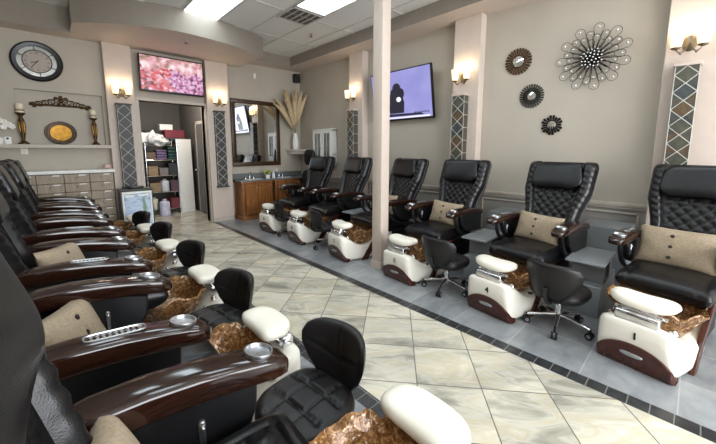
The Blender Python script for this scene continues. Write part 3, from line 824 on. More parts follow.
for k, s in enumerate('XII I II III IV V VI VII VIII IX X XI'.split()):
    a = PI/2-k*PI/6
    text_into(b, s, .038, Matrix.Translation((.118*math.cos(a),-.0195,.118*math.sin(a))) @ Matrix.Rotation(-(a-PI/2),4,'Y') @ RX, .002)
finish('numeral', b, plain('numeral_grey',(90,80,74),.6), t, smooth=False)
for nm, a, l in (('hour_hand', math.radians(200), .075), ('minute_hand', math.radians(232), .11)):
    b = B(); box(b, (l*.4*math.cos(a),-.023,l*.4*math.sin(a)), (l*1.2,.003,.009), rot=Matrix.Rotation(-a,4,'Y')); finish(nm, b, M_black, t)
# carved ornament
b = B()
for s in (-1,1):
    for k in range(5):
        cx = s*(.03+.066*k); cz = .075-.014*k; R0 = .046-.005*k
        tube(b, [(cx+s*(R0*(1-q/22)*math.cos(.5+q*.42)), -.012, cz-.02*0+R0*(1-q/22)*math.sin(.5+q*.42)) for q in range(20)], [.010*(1-q/30) for q in range(20)], 6)
        sph(b, (cx+s*.03,-.012,cz+.034-.005*k), .014, 8, (1.4,.7,1)); sph(b, (cx,-.01,cz-.035), .016, 8, (1.6,.6,.7))
    tube(b, crom([Vector(p) for p in ((0,-.008,.02),(s*.15,-.008,.018),(s*.27,-.008,.004),(s*.345,-.008,.012))],5), [.012]*16, 6) if True else None
sph(b, (0,-.014,.135), .026, 10, (1,.6,1.2)); sph(b, (0,-.014,.085), .03, 10, (1.2,.6,1))
for s in (-1,1): tube(b, [(s*.03,-.01,.12),(s*.06,-.01,.14),(s*.08,-.01,.115)], .009, 6)
bb(b, (-.33,-.008,.0), (.33,0,.03), .004, 1)
o = finish('carved_ornament', b, M_bronze); o.location = (.205,6.689,2.06); tag(o, 'bronze carved scroll ornament above the platter in the niche', 'ornament')
# platter
t = thing('oval_platter', 'oval bronze platter with gold centre leaning in the niche', 'platter', (.165,6.66,1.503)); t.rotation_euler = (-.1,0,0)
b = B(); lathe(b, [(1.0,0),(1.02,.06),(.98,.14),(.84,.10),(.70,.06),(.66,0)], 48, Matrix.Translation((0,-.0,.172)) @ RX @ Matrix.Diagonal((.18,.17,.16,1)))
for k in range(26):
    a = 2*PI*k/26; sph(b, (.155*math.cos(a),-.022,.172+.146*math.sin(a)), .014, 6, (1,.6,1))
finish('rim', b, plain('pewter_bronze',(92,78,64),.45,.5,vary=.3,scale=40), t)
b = B(); lathe(b, [(.68,0),(.68,.05),(.3,.03),(.01,.03)], 40, Matrix.Translation((0,0,.172)) @ RX @ Matrix.Diagonal((.18,.17,.16,1))); finish('gold_centre', b, M_gold, t)
# candlesticks
def candlestick(x, lab, s):
    t = thing('candlestick', lab, 'candlestick', (x,6.56,1.50), 0, 'bronze candlesticks in the niche'); t.scale = (s,s,s)
    b = B(); lathe(b, [(.058,0),(.058,.014),(.04,.03),(.02,.05),(.018,.07),(.026,.12),(.036,.2),(.04,.27),(.034,.33),(.02,.37),(.018,.39),(.04,.41),(.052,.425),(.052,.435),(.01,.436)], 24); st = finish('stem', b, M_bronze, t)
    b = B()
    for k in range(4):
        a = PI/2*k+PI/4; sup(b, (.032*math.cos(a),.032*math.sin(a),.235), (.012,.012,.085), .9, .9, 10, 8)
    finish('gold_leaf', b, M_gold, st)
    b = B(); lathe(b, [(.043,.436),(.043,.555),(.035,.56),(.004,.556)], 24); cd = finish('candle', b, M_candle, t)
    b = B(); lathe(b, [(.0436,.455),(.0436,.48)], 24, cap=False); lathe(b, [(.0436,.49),(.0436,.495)], 24, cap=False); finish('band', b, M_candleb, cd)
candlestick(-.235, 'bronze candlestick with cream candle left of the platter', 1.0)
candlestick(.555, 'bronze candlestick with cream candle right of the platter', .95)
# orchid, ledge box, outlet
t = thing('orchid', 'white orchid spray at the left edge beside the niche', 'flower', (-.46,6.55,1.50))
b = B(); lathe(b, [(.035,0),(.05,.09),(.045,.09),(.03,.02)], 18); finish('pot', b, M_ceram, t)
b = B(); tube(b, crom([Vector(p) for p in ((0,0,.05),(-.02,0,.2),(.02,-.02,.33),(.11,-.03,.3))],6), .004, 6); finish('stem', b, M_leaf, t)
for k, (x,z) in enumerate(((-.02,.24),(.02,.31),(.06,.30),(.10,.27),(.05,.23),(.00,.35),(.13,.24))):
    b = B()
    for p in range(5):
        a = 2*PI*p/5+k; sph(b, (x+.02*math.cos(a),-.04,z+.02*math.sin(a)), .019, 8, (1,.35,1))
    finish('blossom', b, M_petal, t)
t = thing('ledge_dispenser', 'small white box with dark dot on the ledge left of candlestick', 'dispenser', (-.385,6.53,1.50))
b = B(); bb(b, (-.035,-.02,0), (.035,.02,.10), .008, 2); finish('body', b, M_whitep, t)
b = B(); cyl(b, (0,-.024,.075), (0,-.018,.075), .014, 12); finish('sensor', b, M_black, t)
t = thing('wall_outlet', 'white electrical outlet plate under the ledge', 'outlet', (-.245,YB,1.36))
b = B(); bb(b, (-.036,-.008,0), (.036,0,.115), .003, 1); finish('plate', b, M_whitep, t)
b = B()
for z in (.035,.08): bb(b, (-.012,-.012,z-.014), (.012,-.007,z+.014), .003, 1)
finish('socket', b, M_candle, t)
# tv above the doorway
def mk_show():
    a = N('screen_festive_picture'); co = a.coord()
    w = a.n('ShaderNodeTexVoronoi'); w.inputs['Scale'].default_value = 20; a.l(a.mapping(co, sc=(1,1,1.3)), w.inputs['Vector'])
    s = a.n('ShaderNodeSeparateColor'); a.l(w.outputs['Color'], s.inputs[0])
    crowd = a.ramp(s.outputs[0], [(0, srgb(190,40,50)), (.22, srgb(215,84,96)), (.42, srgb(244,196,206)), (.5, srgb(84,40,38)), (.66, srgb(232,150,164)), (.9, srgb(215,70,60)), (1, srgb(235,215,235))])
    sky = a.ramp(a.noise(co, 9, 3), [(.35, srgb(250,236,238)), (.52, srgb(236,170,180)), (.66, srgb(140,120,80))])
    lil = a.ramp(a.noise(co, 22, 3), [(.32, srgb(236,214,238)), (.52, srgb(210,130,180)), (.66, srgb(90,44,70))])
    sp_ = a.n('ShaderNodeSeparateXYZ'); a.l(co, sp_.inputs[0])
    hz = a.n('ShaderNodeMath', operation='MULTIPLY_ADD'); a.l(a.noise(co, 7, 2), hz.inputs[0]); hz.inputs[1].default_value = .35; a.l(sp_.outputs['Z'], hz.inputs[2])
    m1 = a.n('ShaderNodeMath', operation='GREATER_THAN'); a.l(hz.outputs[0], m1.inputs[0]); m1.inputs[1].default_value = .26
    hx = a.n('ShaderNodeMath', operation='MULTIPLY_ADD'); a.l(a.noise(co, 5, 2), hx.inputs[0]); hx.inputs[1].default_value = .3; a.l(sp_.outputs['X'], hx.inputs[2])
    m2 = a.n('ShaderNodeMath', operation='GREATER_THAN'); a.l(hx.outputs[0], m2.inputs[0]); m2.inputs[1].default_value = .12
    c = a.mix(m2.outputs[0], crowd, lil); c = a.mix(m1.outputs[0], c, sky)
    a.base((0,0,0,1)); a.l(c, a.p.inputs['Emission Color']); a.p.inputs['Emission Strength'].default_value = .8; a.set(Roughness=.3); return a.m
def tv(loc, rz, tilt, w, h, label, screen):
    t = thing('television', label, 'television', loc, rz); t.rotation_euler = (tilt,0,rz)          # local: x along, -y to viewer, z up
    b = B(); bb(b, (-w/2,-.03,-h/2), (w/2,.02,h/2), .008, 2); finish('casing', b, M_black, t)
    b = B(); bb(b, (-w/2+.02,-.034,-h/2+.03), (w/2-.02,-.029,h/2-.02)); s = finish('screen', b, screen, t, smooth=False)
    b = B(); bb(b, (-.15,.02,-.1), (.15,.06,.1), .004, 1); finish('wall_mount', b, M_black, t)
    return t, s
tv((1.70,6.50,2.70), 0, .05, 1.01, .60, 'flat television above the doorway showing a red and pink crowd', mk_show())
def mk_blue():
    a = N('screen_lavender'); co = a.coord()
    a.base((0,0,0,1)); a.l(a.ramp(a.noise(co, 1.6, 2), [(.3, srgb(126,126,190)), (.7, srgb(160,158,214))]), a.p.inputs['Emission Color'])
    a.p.inputs['Emission Strength'].default_value = 1.0; a.set(Roughness=.25); return a.m
t, s = tv((4.285,3.47,2.31), -PI/2, .165, 1.24, .80, 'large television on the right wall with a lavender picture', mk_blue())
M_sil = emis('screen_picture_dark', (38,38,52), 1.0, (0,0,0,1)); M_sil2 = emis('screen_picture_light', (236,236,250), 1.0, (0,0,0,1))
b = B()
def blob(pts, mi, y=-.0355): 
    prism(b, pts, .001, Matrix.Translation((0,y,0)) @ XZ, 0, mi)
def ell(cx, cz, rx, rz, n=16): return [(cx+rx*math.cos(2*PI*k/n), cz+rz*math.sin(2*PI*k/n)) for k in range(n)]
blob([(-.24,-.28),(.06,-.28),(.08,-.12),(.05,.0),(.03,.1),(-.06,.14),(-.18,.10),(-.26,-.1)], 0)
blob(ell(-.06,.12,.085,.08), 0); blob(ell(.03,.03,.06,.08), 0); blob(ell(-.03,-.06,.05,.04), 1, -.037)
blob([(-.55,-.33),(.45,-.33),(.4,-.30),(-.55,-.28)], 0); blob([(-.55,-.365),(.56,-.365),(.56,-.34),(-.55,-.345)], 1, -.037)
for k in range(10): blob([(.25+.03*k,-.30+.004*(k%3)),(.275+.03*k,-.30),(.27+.03*k,-.275+.01*(k%2))], 0)
finish('picture_figure', b, [M_sil, M_sil2], s, smooth=False)
# mirror above the vanity
t = thing('wall_mirror', 'large wall mirror with dark brown frame above the vanity', 'mirror', (3.285,YB,1.77))
b = B(); bb(b, (-.47,-.02,-.61), (.47,-.012,.61)); finish('glass', b, M_mirror, t, smooth=False)
b = B(); W, H = .55, .69
for lo, hi in (((-W,-.05,-H),(W,0,-H+.085)),((-W,-.05,H-.085),(W,0,H)),((-W,-.05,-H+.085),(-W+.085,0,H-.085)),((W-.085,-.05,-H+.085),(W,0,H-.085))): bb(b, lo, hi, .012, 2)
fr = finish('frame', b, M_wframe, t)
b = B()
for k in range(38):
    z = -.62+k*1.24/37
    for s in (-1,1): sph(b, (s*(W-.075),-.05,z), .009, 6)
for k in range(30):
    x = -.475+k*.95/29
    for s in (-1,1): sph(b, (x,-.05,s*(H-.075)), .009, 6)
finish('beading', b, M_bronze, fr)
# vanity
def vanity(x0, x1, lab):
    w = x1-x0; t = thing('vanity_cabinet', lab, 'vanity cabinet', (x0,6.2,0), 0, 'wooden vanity cabinets')
    b = B(); bb(b, (0.02,.02,.06), (w-.02,.41,.775), .004, 1); bb(b, (.0,.0,0), (w,.41,.085), .008, 2); bb(b, (-.01,-.01,.745), (w+.01,.41,.785), .008, 2)
    for x in (.0,w-.06): bb(b, (x,.0,.08), (x+.06,.03,.75), .006, 1); bb(b, (x+.008,-.014,.60), (x+.052,.01,.72), .01, 2)
    finish('carcass', b, M_vanity, t)
    m = w/2
    for k, (a, c) in enumerate(((.07,m-.006),(m+.006,w-.07))):
        b = B(); bb(b, (a,.0,.11), (c,.022,.735), .004, 1)
        d = finish('door', b, M_vanity, t)
        b = B()
        for lo, hi in (((a,-.012,.11),(c,.002,.165)),((a,-.012,.68),(c,.002,.735)),((a,-.012,.165),(a+.05,.002,.68)),((c-.05,-.012,.165),(c,.002,.68))): bb(b, lo, hi, .004, 1)
        finish('door_frame', b, M_vanity, d)
        b = B(); sph(b, ((c-.02 if k==0 else a+.02),-.026,.66), .012, 8); finish('knob', b, M_silver, d)
vanity(2.72, 3.395, 'wooden two-door vanity cabinet beside the pilaster'); vanity(3.455, 4.08, 'wooden two-door vanity cabinet behind the far chair')
t = thing('stone_counter', 'grey stone vanity counter with two sinks below the mirror', 'counter', (0,6.17,.787))
b = B(); bb(b, (2.69,0,0), (4.40,.455,.03), .006, 2); finish('slab', b, M_counter, t)
b = B(); bb(b, (2.69,.435,.03), (4.40,.457,.14), .004, 1); finish('backsplash', b, M_counter, t)
for x in (3.06,3.76):
    b = B(); lathe(b, [(.2,.03),(.2,.034),(.185,.033),(.16,.031),(.01,.0305)], 28, Matrix.Translation((x,.2,0)), 1, .75); finish('basin', b, M_ceram, t)
    b = B(); tube(b, crom([Vector(p) for p in ((x,.39,.03),(x,.39,.13),(x,.35,.165),(x,.28,.13))],5), .012, 10)
    for s in (-1,1): lathe(b, [(.02,.03),(.014,.07),(.02,.085),(.004,.09)], 12, Matrix.Translation((x+s*.09,.39,0)))
    finish('faucet', b, M_chrome, t)
t = thing('flower_pot', 'small pot of yellow-green flowers on the vanity counter', 'flowers', (3.37,6.35,.817))
b = B(); lathe(b, [(.04,0),(.055,.08),(.05,.08),(.03,.02)], 18); finish('pot', b, M_ceram, t)
b = B(); b2 = B()
for k in range(40):
    a, r = random.uniform(0,2*PI), random.uniform(0,.075); z = .1+random.uniform(0,.075)
    sph(b if k%2 else b2, (r*math.cos(a),r*math.sin(a),z), .018, 6, (1,1,.7))
finish('leaves', b, M_leaf, t); finish('blossoms', b2, M_yel, t)
def bottle(x, y, z, rgb, s, lab, cat='bottle'):
    t = thing('pump_bottle', lab, cat, (x,y,z)); t.scale = (s,s,s)
    b = B(); lathe(b, [(.034,0),(.036,.01),(.036,.10),(.03,.12),(.012,.13)], 18); finish('body', b, plain('bottle_col',rgb,.3), t)
    b = B(); lathe(b, [(.013,.13),(.013,.15),(.005,.152),(.005,.175)], 12); bb(b, (-.008,-.04,.172), (.008,.01,.182), .003, 1); finish('pump', b, M_whitep, t)
bottle(3.50,6.34,.817,(228,228,222),.95,'white pump bottle on the vanity counter beside the flowers')
bottle(3.60,6.37,.817,(70,80,104),1.05,'dark blue pump bottle on the vanity counter')
# motion sensor, loudspeaker
b = B(); bb(b, (3.255,YB-.035,2.91), (3.315,YB,3.02), .012, 3); tag(finish('motion_sensor', b, M_whitep), 'small white motion sensor high on the back wall', 'sensor')
t = thing('loudspeaker', 'small black loudspeaker high in the back corner', 'speaker', (4.27,6.53,2.95))
b = B(); bb(b, (-.065,-.06,0), (.065,.06,.19), .01, 2); finish('cabinet', b, M_black, t)
b = B(); bb(b, (-.055,-.066,.01), (.055,-.06,.18), .003, 1); finish('grille', b, plain('grille',(32,32,34),.8), t)
b = B(); cyl(b, (0,.05,.1), (0,.1,.1), .015, 10); finish('bracket', b, M_black, t)
# corner shelf, vase and pampas
b = B(); pts = [(0,0)] + [(-.44*math.cos(a),-.52*math.sin(a)) for a in [PI/2*k/14 for k in range(15)]]
prism(b, pts, .03, Matrix.Translation((XR,YB,1.405))); pts2 = [(x*.9,y*.9) for x,y in pts]; prism(b, pts2, .075, Matrix.Translation((XR,YB,1.33)))
tag(finish('corner_shelf', b, M_trim), 'taupe corner shelf holding the vase of pampas grass', 'shelf')
VX, VY, VZ = 4.13, 6.42, 1.435
b = B(); lathe(b, [(.045,0),(.058,.03),(.062,.12),(.052,.24),(.036,.32),(.04,.36),(.034,.36),(.03,.3),(.04,.1),(.01,.02)], 28)
for k in range(14):
    a = 2*PI*k/14; tube(b, [(.062*math.cos(a)*f,.062*math.sin(a)*f,z) for f,z in ((.95,.03),(1.0,.12),(.86,.24),(.62,.31))], .004, 6)
o = finish('tall_vase', b, M_ceram); o.location = (VX,VY,VZ); tag(o, 'tall white ribbed vase on the corner shelf', 'vase')
PL = [(-.52,-.1,.72,'pampas plume drooping farthest left from the white vase'),(-.42,.04,.86,'pampas plume second from left in the white vase'),(-.30,-.12,.98,'pampas plume leaning left in the white vase'),(-.20,.03,1.10,'tall pampas plume left of centre in the white vase'),(-.08,-.08,1.02,'pampas plume at centre of the white vase'),(.04,.0,1.12,'pampas plume right of centre in the white vase'),(.12,-.1,1.08,'pampas plume leaning right in the white vase'),(.2,-.16,1.0,'pampas plume leaning farthest right in the white vase'),(-.34,-.22,.80,'pampas plume leaning forward left in the white vase'),(-.14,-.2,.9,'pampas plume leaning forward in the white vase')]
for k, (dx, dy, h, lab) in enumerate(PL):
    t = thing('pampas_plume', lab, 'dried grass', (VX,VY,VZ+.33), 0, 'pampas plumes in the vase')
    P0 = Vector((0,0,-.25)); P1 = Vector((dx*.25,dy*.25,h*.3)); P2 = Vector((dx*.65,dy*.7,h*.66)); P3 = Vector((dx*1.12,dy,h*.9))
    path = crom([P0,Vector((0,0,-.02)),P1,P2,P3],8)
    b = B(); tube(b, path, .0035, 5); finish('stem', b, M_stem, t)
    b = B(); n = len(path); rnd = random.Random(k)
    seg = path[14:]; m = len(seg)
    tube(b, seg, [.004+.044*math.sin(PI*min(1,(i/(m-1))**.8))**.8 for i in range(m)], 9)
    for q in range(620):
        f = rnd.random()**.9*(m-2); i = int(f); p = seg[i].lerp(seg[i+1], f-i); d = (seg[i+1]-seg[i]).normalized()
        sd = Vector((rnd.gauss(0,1),rnd.gauss(0,1),rnd.gauss(0,1))); sd = (sd-d*sd.dot(d)).normalized()
        L = .10*(1-.5*f/m)*rnd.uniform(.6,1.2)
        e = p+d*L*.9+sd*L*.62; mid = p+d*L*.35+sd*L*.45; w = d.cross(sd)*.0026
        b.faces.new([b.verts.new(v) for v in (p-w,p+w,mid+w,mid-w)]); b.faces.new([b.verts.new(v) for v in (mid-w,mid+w,e)])
    finish('plume', b, M_pampas, t, smooth=False)
# white wall cabinet
t = thing('wall_cabinet', 'white wall cabinet with two glass doors beside the pampas grass', 'cabinet', (XR,5.60,1.12))
b = B(); D = .14; y0, y1 = -.325,.325
bb(b, (-D,y0,0), (0,y0+.02,.72)); bb(b, (-D,y1-.02,0), (0,y1,.72)); bb(b, (-D,y0,0), (0,y1,.02)); bb(b, (-D,y0,.70), (0,y1,.72)); bb(b, (-.012,y0,0), (0,y1,.72)); bb(b, (-D+.01,y0,.2), (0,y1,.215)); bb(b, (-D-.015,y0-.02,.72), (0,y1+.02,.745), .006, 1); bb(b, (-D-.01,y0-.012,-.02), (0,y1+.012,0), .004, 1)
finish('carcass', b, M_whitep, t)
M_glass = plain('clear_glass', (225,230,230), .03, vary=0); M_glass.node_tree.nodes['Principled BSDF'].inputs['Transmission Weight'].default_value = 1
for a, c in ((y0+.005,-.004),(.004,y1-.005)):
    b = B()
    for lo, hi in (((-D-.02,a,.01),(-D,c,.14)),((-D-.02,a,.65),(-D,c,.71)),((-D-.02,a,.1),(-D,a+.06,.66)),((-D-.02,c-.06,.1),(-D,c,.66))): bb(b, lo, hi, .004, 1)
    bb(b, (-D-.016,(a+c)/2-.006,.1), (-D-.004,(a+c)/2+.006,.66))
    d = finish('door', b, M_whitep, t)
    b = B(); bb(b, (-D-.011,a+.05,.13), (-D-.007,c-.05,.66)); finish('pane', b, M_glass, d, smooth=False)
    b = B(); sph(b, (-D-.032,(c-.03 if c<.1 and c<0 else a+.03),.34), .011, 8); finish('knob', b, M_silver, d)
# black salon chair in the corner
t = thing('salon_chair', 'black salon chair with separate headrest between vanity and far pedicure chair', 'chair', (3.89,5.76,0), math.radians(205))
b = B(); sup(b, (.02,0,.47), (.23,.23,.06), .5, .4); finish('seat', b, M_leather2, t)
b = B(); sup(b, (-.2,0,.75), (.05,.21,.27), .6, .5, 28, 16, Matrix.Rotation(-.1,4,'Y')); finish('backrest', b, M_leather2, t)
b = B(); sup(b, (-.27,0,1.26), (.055,.13,.17), .6, .6, 26, 16); hd = finish('headrest', b, M_leather2, t)
b = B(); tube(b, [(-.27,0,.8),(-.29,0,1.0),(-.28,0,1.25)], .014, 8); finish('headrest_post', b, M_chrome, hd)
for s in (-1,1):
    b = B(); tube(b, crom([Vector(p) for p in ((-.18,s*.24,.5),(-.17,s*.25,.68),(.05,s*.26,.69),(.2,s*.25,.66),(.2,s*.24,.48))],5), .018, 8); finish('armrest', b, M_black, t)
b = B(); lathe(b, [(.25,0),(.25,.02),(.06,.04),(.035,.06),(.035,.42)], 28); finish('base', b, M_chrome, t)

# ------------------------------------------------------- right wall ornaments
def sunburst(y, z, rin, rmid, n, kind, lab):
    t = thing('sunburst_mirror', lab, 'wall decoration', (XR,y,z), -PI/2, 'small sunburst mirrors')   # local -y out, x along
    M_r = {'a': M_bronze, 'b': plain('pewter_green',(58,60,54),.4,.6), 'c': M_wire}[kind]
    b = B(); lathe(b, [(rin,0),(rin,.012),(rin*.5,.016),(.001,.017)], 32, RX); finish('mirror', b, M_mirror, t, ang=15)
    b = B(); lathe(b, [(rin*1.18,0),(rin*1.18,.014),(rin*1.05,.02),(rin*.96,.012),(rin*.96,0)], 32, RX)
    for k in range(n):
        a = 2*PI*k/n; L = rmid if kind != 'c' or k % 3 else rmid*.86
        w = 2*PI*rmid/n*.36 if kind != 'b' else 2*PI*rmid/n*.3
        c = Vector((math.cos(a),0,math.sin(a))); s_ = Vector((-math.sin(a),0,math.cos(a)))
        r0 = rin*1.08
        rings = []
        for f, ww in ((0,.45),(.5,.75),(.85,1.0),(.97,.75),(1.0,.2)):
            p = c*(r0+(L-r0)*f); rings.append([p+s_*w*ww*math.cos(q)+Vector((0,-.010+.008*math.sin(q),0)) for q in [2*PI*m/8 for m in range(8)]])
        loft(b, rings)
    finish('rays', b, M_r, t)
    if kind == 'b':
        b = B()
        for k in range(n):
            a = 2*PI*(k+.5)/n; sph(b, (math.cos(a)*(rin*1.55),-.014,math.sin(a)*(rin*1.55)), .008, 6); sph(b, (math.cos(a)*(rin*1.95),-.012,math.sin(a)*(rin*1.95)), .008, 6)
        lathe(b, [(rin*2.1,.001),(rin*2.1,.008),(rin,.01)], 32, RX); finish('backing', b, M_wire, t)
sunburst(1.687,2.528,.066,.162,26,'a','bronze fluted sunburst mirror, topmost of the three')
sunburst(1.503,2.083,.048,.145,28,'b','dark pewter sunburst mirror, middle of the three')
sunburst(1.255,1.717,.048,.118,18,'c','smallest sunburst mirror with petal rays, lowest of the three')
t = thing('wire_flower', 'large dark wire flower with crystal beads on the right wall', 'wall decoration', (XR,.90,2.415), -PI/2)
b = B(); n = 22
def bead(p, r):
    q = B(); sph(q, p, r, 8); finish('bead', q, M_bead, t)
for k in range(n):
    a = 2*PI*k/n; L = .345 if k % 2 else .285; w = .046 if k%2 else .036
    c = Vector((math.cos(a),0,math.sin(a))); s_ = Vector((-math.sin(a),0,math.cos(a))); dep = -.045 if k % 2 else -.02
    for sc in (1,.68):
        l, w2 = L*sc, w*(.5+.5*sc)
        loc = [((l-w2)*q/7, w2*(q/7)**1.3) for q in range(7)] + [(l-w2+w2*math.sin(PI*q/12), w2*math.cos(PI*q/12)) for q in range(13)] + [((l-w2)*q/7, -w2*(q/7)**1.3) for q in range(6,-1,-1)]
        tube(b, [c*x_+s_*y_+Vector((0,dep-.02*x_/l,0)) for x_, y_ in loc], .0026, 5)
    bead(c*(L-w*.8)+Vector((0,dep-.022,0)), .012)
    if k % 2: bead(c*L*.62+Vector((0,dep-.022,0)), .010)
for k in range(34):
    r = .11*math.sqrt((k+.5)/34); a = k*2.4; bead((r*math.cos(a),-.06-.02*(1-r/.11),r*math.sin(a)), .009)
lathe(b, [(.07,0),(.07,.03),(.03,.055),(.001,.06)], 20, RX)
for k in range(40):
    a = 2*PI*k/40; tube(b, [(0,-.03,0),(.06*math.cos(a),-.06,.06*math.sin(a)),(.13*math.cos(a),-.05,.13*math.sin(a))], .0022, 4)
finish('wire_petals', b, M_wire, t)

# --------------------------------------------------------------- light box
def mk_poster():
    a = N('backlit_poster'); co = a.coord()
    n = a.noise(a.mapping(co, sc=(1,1,2.6)), 7, 4, .6); c = a.ramp(n, [(.3, srgb(140,172,210)), (.5, srgb(190,210,232)), (.7, srgb(96,130,172))])
    g = a.noise(a.mapping(co, rot=(0,.9,0), sc=(3.2,1,1)), 2.6, 2); gm = a.ramp(g, [(.60,(0,0,0,1)), (.66,(1,1,1,1))])
    c = a.mix(gm, c, srgb(96,138,104))
    a.base((0,0,0,1)); a.l(c, a.p.inputs['Emission Color']); a.p.inputs['Emission Strength'].default_value = .55; a.set(Roughness=.2); return a.m
t = thing('light_box', 'standing backlit display box with blue and green poster by the doorway', 'display', (.935,5.97,0)); t.scale = (1,1,.95)
b = B(); bb(b, (-.215,0,0), (.215,.2,.84), .008, 2); bb(b, (-.225,-.01,.84), (.225,.21,.865), .005, 1); finish('case', b, plain('dark_case',(46,40,38),.4), t)
b = B()
for lo, hi in (((-.19,-.016,.2),(.2,.002,.225)),((-.19,-.016,.79),(.2,.002,.825)),((-.19,-.016,.225),(-.165,.002,.79)),((.175,-.016,.225),(.2,.002,.79))): bb(b, lo, hi, .004, 1)
finish('frame', b, M_whitep, t)
b = B(); bb(b, (-.165,-.006,.225), (.175,-.002,.79)); finish('poster', b, mk_poster(), t, smooth=False)
b = B(); bb(b, (.02,-.008,.745), (.16,-.0055,.775)); bb(b, (-.15,-.008,.735), (-.03,-.0055,.77)); finish('caption_strip', b, M_whitep, t, smooth=False)
b = B(); sup(b, (.945,6.07,.842), (.11,.06,.018), .5, .6, 20, 8); tag(finish('folded_cloth', b, M_black), 'flat black cloth lying on top of the light box', 'cloth')

# ------------------------------------------------------------- hall contents
t = thing('wire_rack', 'chrome wire storage rack crowded with supplies beyond the doorway', 'storage rack', (1.78,8.25,0))
RXs = (-.30,.30); RYs = (-.2,.2); SH = (.12,.5,.86,1.2,1.52)
for x in RXs:
    for y in RYs:
        b = B(); cyl(b, (x,y,0), (x,y,1.66), .012, 10); finish('post', b, M_chrome, t)
for z in SH:
    b = B()
    for y in RYs: cyl(b, (RXs[0],y,z), (RXs[1],y,z), .006, 6)
    for x in RXs: cyl(b, (x,RYs[0],z), (x,RYs[1],z), .006, 6)
    for k in range(1,12): x = RXs[0]+.05*k; cyl(b, (x,RYs[0],z+.004), (x,RYs[1],z+.004), .003, 5)
    finish('shelf', b, M_chrome, t)
def item(name, lab, cat, c, s, rgb, kind='box', rot=0):
    b = B(); x, y, z = c
    if kind == 'box':
        bb(b, (-s[0]/2,-s[1]/2,0), (s[0]/2,s[1]/2,s[2]), .006, 1); bb(b, (-s[0]/2-.003,-s[1]/2-.003,s[2]*.78), (s[0]/2+.003,s[1]/2+.003,s[2]*1.0+.002), .004, 1)
    elif kind == 'bag': sup(b, (0,0,s[2]/2), (s[0]/2,s[1]/2,s[2]/2), .7, .7, 40, 24, None, 1.0, x*7)
    elif kind == 'can': lathe(b, [(s[0]*.46,0),(s[0]*.5,.01),(s[0]*.5,s[2]*.8),(s[0]*.42,s[2]*.86),(s[0]*.2,s[2]*.9),(s[0]*.2,s[2])], 18)
    elif kind == 'towel':
        for k in range(4): box(b, (0,0,s[2]*(k+.5)/4), (s[0],s[1],s[2]/4*.95), s[2]/10, 2)
    o = finish(name, b, plain('hall_'+name, rgb, .6, vary=.12)); o.location = (x,y,z); o.rotation_euler = (0,0,rot); tag(o, lab, cat); return o
Zs = [z+.008 for z in SH]
item('plastic_bag','crumpled white plastic bag on the rack top left','bag',(1.60,8.12,Zs[4]),(.34,.3,.26),(196,196,196),'bag')
item('plastic_bag','second white plastic bag beside the maroon bag on the rack top','bag',(1.80,8.10,Zs[4]),(.26,.24,.2),(205,205,202),'bag')
item('storage_bag','maroon storage bag on the rack top','bag',(2.09,8.28,1.69),(.40,.28,.17),(110,34,46))
b = B(); bb(b, (1.88,8.1,1.665), (2.3,8.45,1.685)); tag(finish('shelf_board', b, M_dark), 'thin dark board under the maroon bag', 'board')
item('carton','white carton stacked on the white bags','box',(1.98,8.45,1.862),(.26,.16,.13),(225,225,220))
item('carton','black carton at the back of the rack top','box',(1.64,8.40,Zs[4]),(.18,.1,.32),(25,25,28))
item('folded_towels','purple folded towels on the upper rack shelf','towels',(1.78,8.2,Zs[3]),(.2,.3,.22),(104,86,120),'towel')
item('folded_towels','dark green folded towels on the upper rack shelf','towels',(1.98,8.2,Zs[3]),(.16,.3,.28),(20,58,50),'towel')
item('folded_towels','brown folded towels on the upper rack shelf','towels',(1.58,8.2,Zs[3]),(.18,.3,.16),(120,100,82),'towel')
item('carton','tan carton on the middle rack shelf','box',(1.60,8.2,Zs[2]),(.18,.3,.2),(150,124,92))
item('carton','grey carton on the middle rack shelf','box',(1.80,8.2,Zs[2]),(.17,.3,.16),(120,112,110))
item('carton','dark carton on the middle rack shelf','box',(1.98,8.2,Zs[2]),(.16,.3,.26),(40,42,48))
item('carton','tan carton on the second lowest rack shelf','box',(1.62,8.2,Zs[1]),(.2,.3,.2),(140,118,88))
item('jug','white jug on the second lowest rack shelf','jug',(1.82,8.16,Zs[1]),(.17,.17,.27),(214,216,220),'can')
item('carton','plum carton on the second lowest rack shelf','box',(1.99,8.2,Zs[1]),(.15,.3,.24),(84,56,72))
item('jug','cream jug on the lowest rack shelf','jug',(1.59,8.16,Zs[0]),(.15,.15,.26),(210,204,190),'can')
item('bucket','pale lilac bucket on the floor before the rack','bucket',(1.735,7.93,0),(.2,.2,.36),(196,194,214),'can')
item('carton','red carton on the lowest rack shelf','box',(1.98,8.2,Zs[0]),(.17,.3,.22),(110,40,44))
t = thing('white_panel', 'tall white board leaning beside the storage rack', 'board', (2.23,8.02,0)); t.rotation_euler = (-.02,0,0)
b = B(); bb(b, (-.145,-.015,0), (.145,.015,1.66), .004, 1); finish('board', b, M_whitep, t)
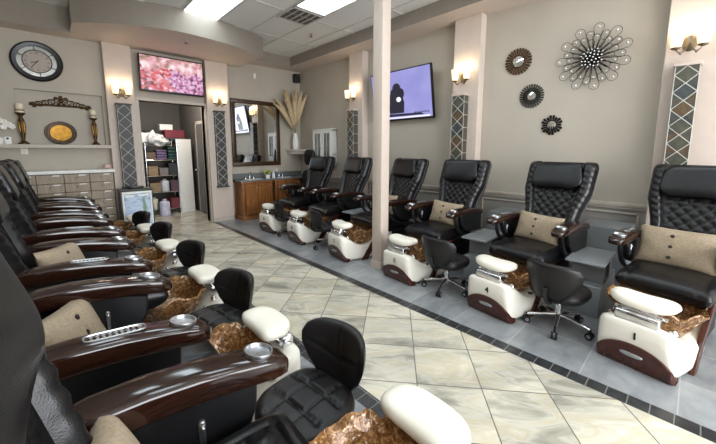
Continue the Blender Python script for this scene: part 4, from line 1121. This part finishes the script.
b = B(); bb(b, (-.147,-.017,0), (-.14,.017,1.662)); bb(b, (.14,-.017,0), (.147,.017,1.662)); finish('edge_strip', b, M_silver, t)
t = thing('light_switch', 'white switch plate on the doorway jamb', 'switch', (2.248,6.548,1.0))
b = B(); bb(b, (-.0,-.008,0), (.06,0,.11), .003, 1); finish('plate', b, M_whitep, t)
b = B(); bb(b, (.024,-.016,.045), (.036,-.006,.065), .002, 1); finish('toggle', b, M_candle, t)

# ------------------------------------------------------------------- lights
def area(name, loc, rot, sx, sy, power, col=(1,1,1)):
    l = bpy.data.lights.new(name, 'AREA'); l.shape = 'RECTANGLE'; l.size = sx; l.size_y = sy; l.energy = power; l.color = col
    o = bpy.data.objects.new(name, l); COL.objects.link(o); o.location = loc; o.rotation_euler = rot; return o
area('shopfront_daylight', (1.7,YF-.15,1.6), (PI/2,0,0), 4.2, 2.2, 300, (.92,.96,1.0))
l = bpy.data.lights.new('hall_lamp', 'POINT'); l.energy = 42; l.shadow_soft_size = .15; l.color = (1,.95,.88)
o = bpy.data.objects.new('hall_lamp', l); COL.objects.link(o); o.location = (1.7,7.3,2.5)
w = bpy.data.worlds.new('World'); scn.world = w; w.use_nodes = True
w.node_tree.nodes['Background'].inputs[0].default_value = (.9,.95,1,1); w.node_tree.nodes['Background'].inputs[1].default_value = .8

# ------------------------------------------------------------------- camera
cam = bpy.data.cameras.new('Camera'); co = bpy.data.objects.new('Camera', cam); COL.objects.link(co)
F, P0Y, W_, H_ = 322.7, 192.0, 716.0, 444.0
cam.sensor_fit = 'HORIZONTAL'; cam.sensor_width = 36; cam.lens = F/W_*36
pitch = math.atan(42/F); yaw = math.radians(43.6)
co.location = (0,0,1.42); co.rotation_euler = (PI/2-pitch, 0, -yaw)
cam.shift_y = -(H_/2-P0Y)/W_
cam.clip_start = .02
scn.camera = co
scn.view_settings.view_transform = 'Standard'; scn.view_settings.look = 'None'; scn.view_settings.gamma = 1; scn.view_settings.use_curve_mapping = False
scn.view_settings.exposure = 0.28
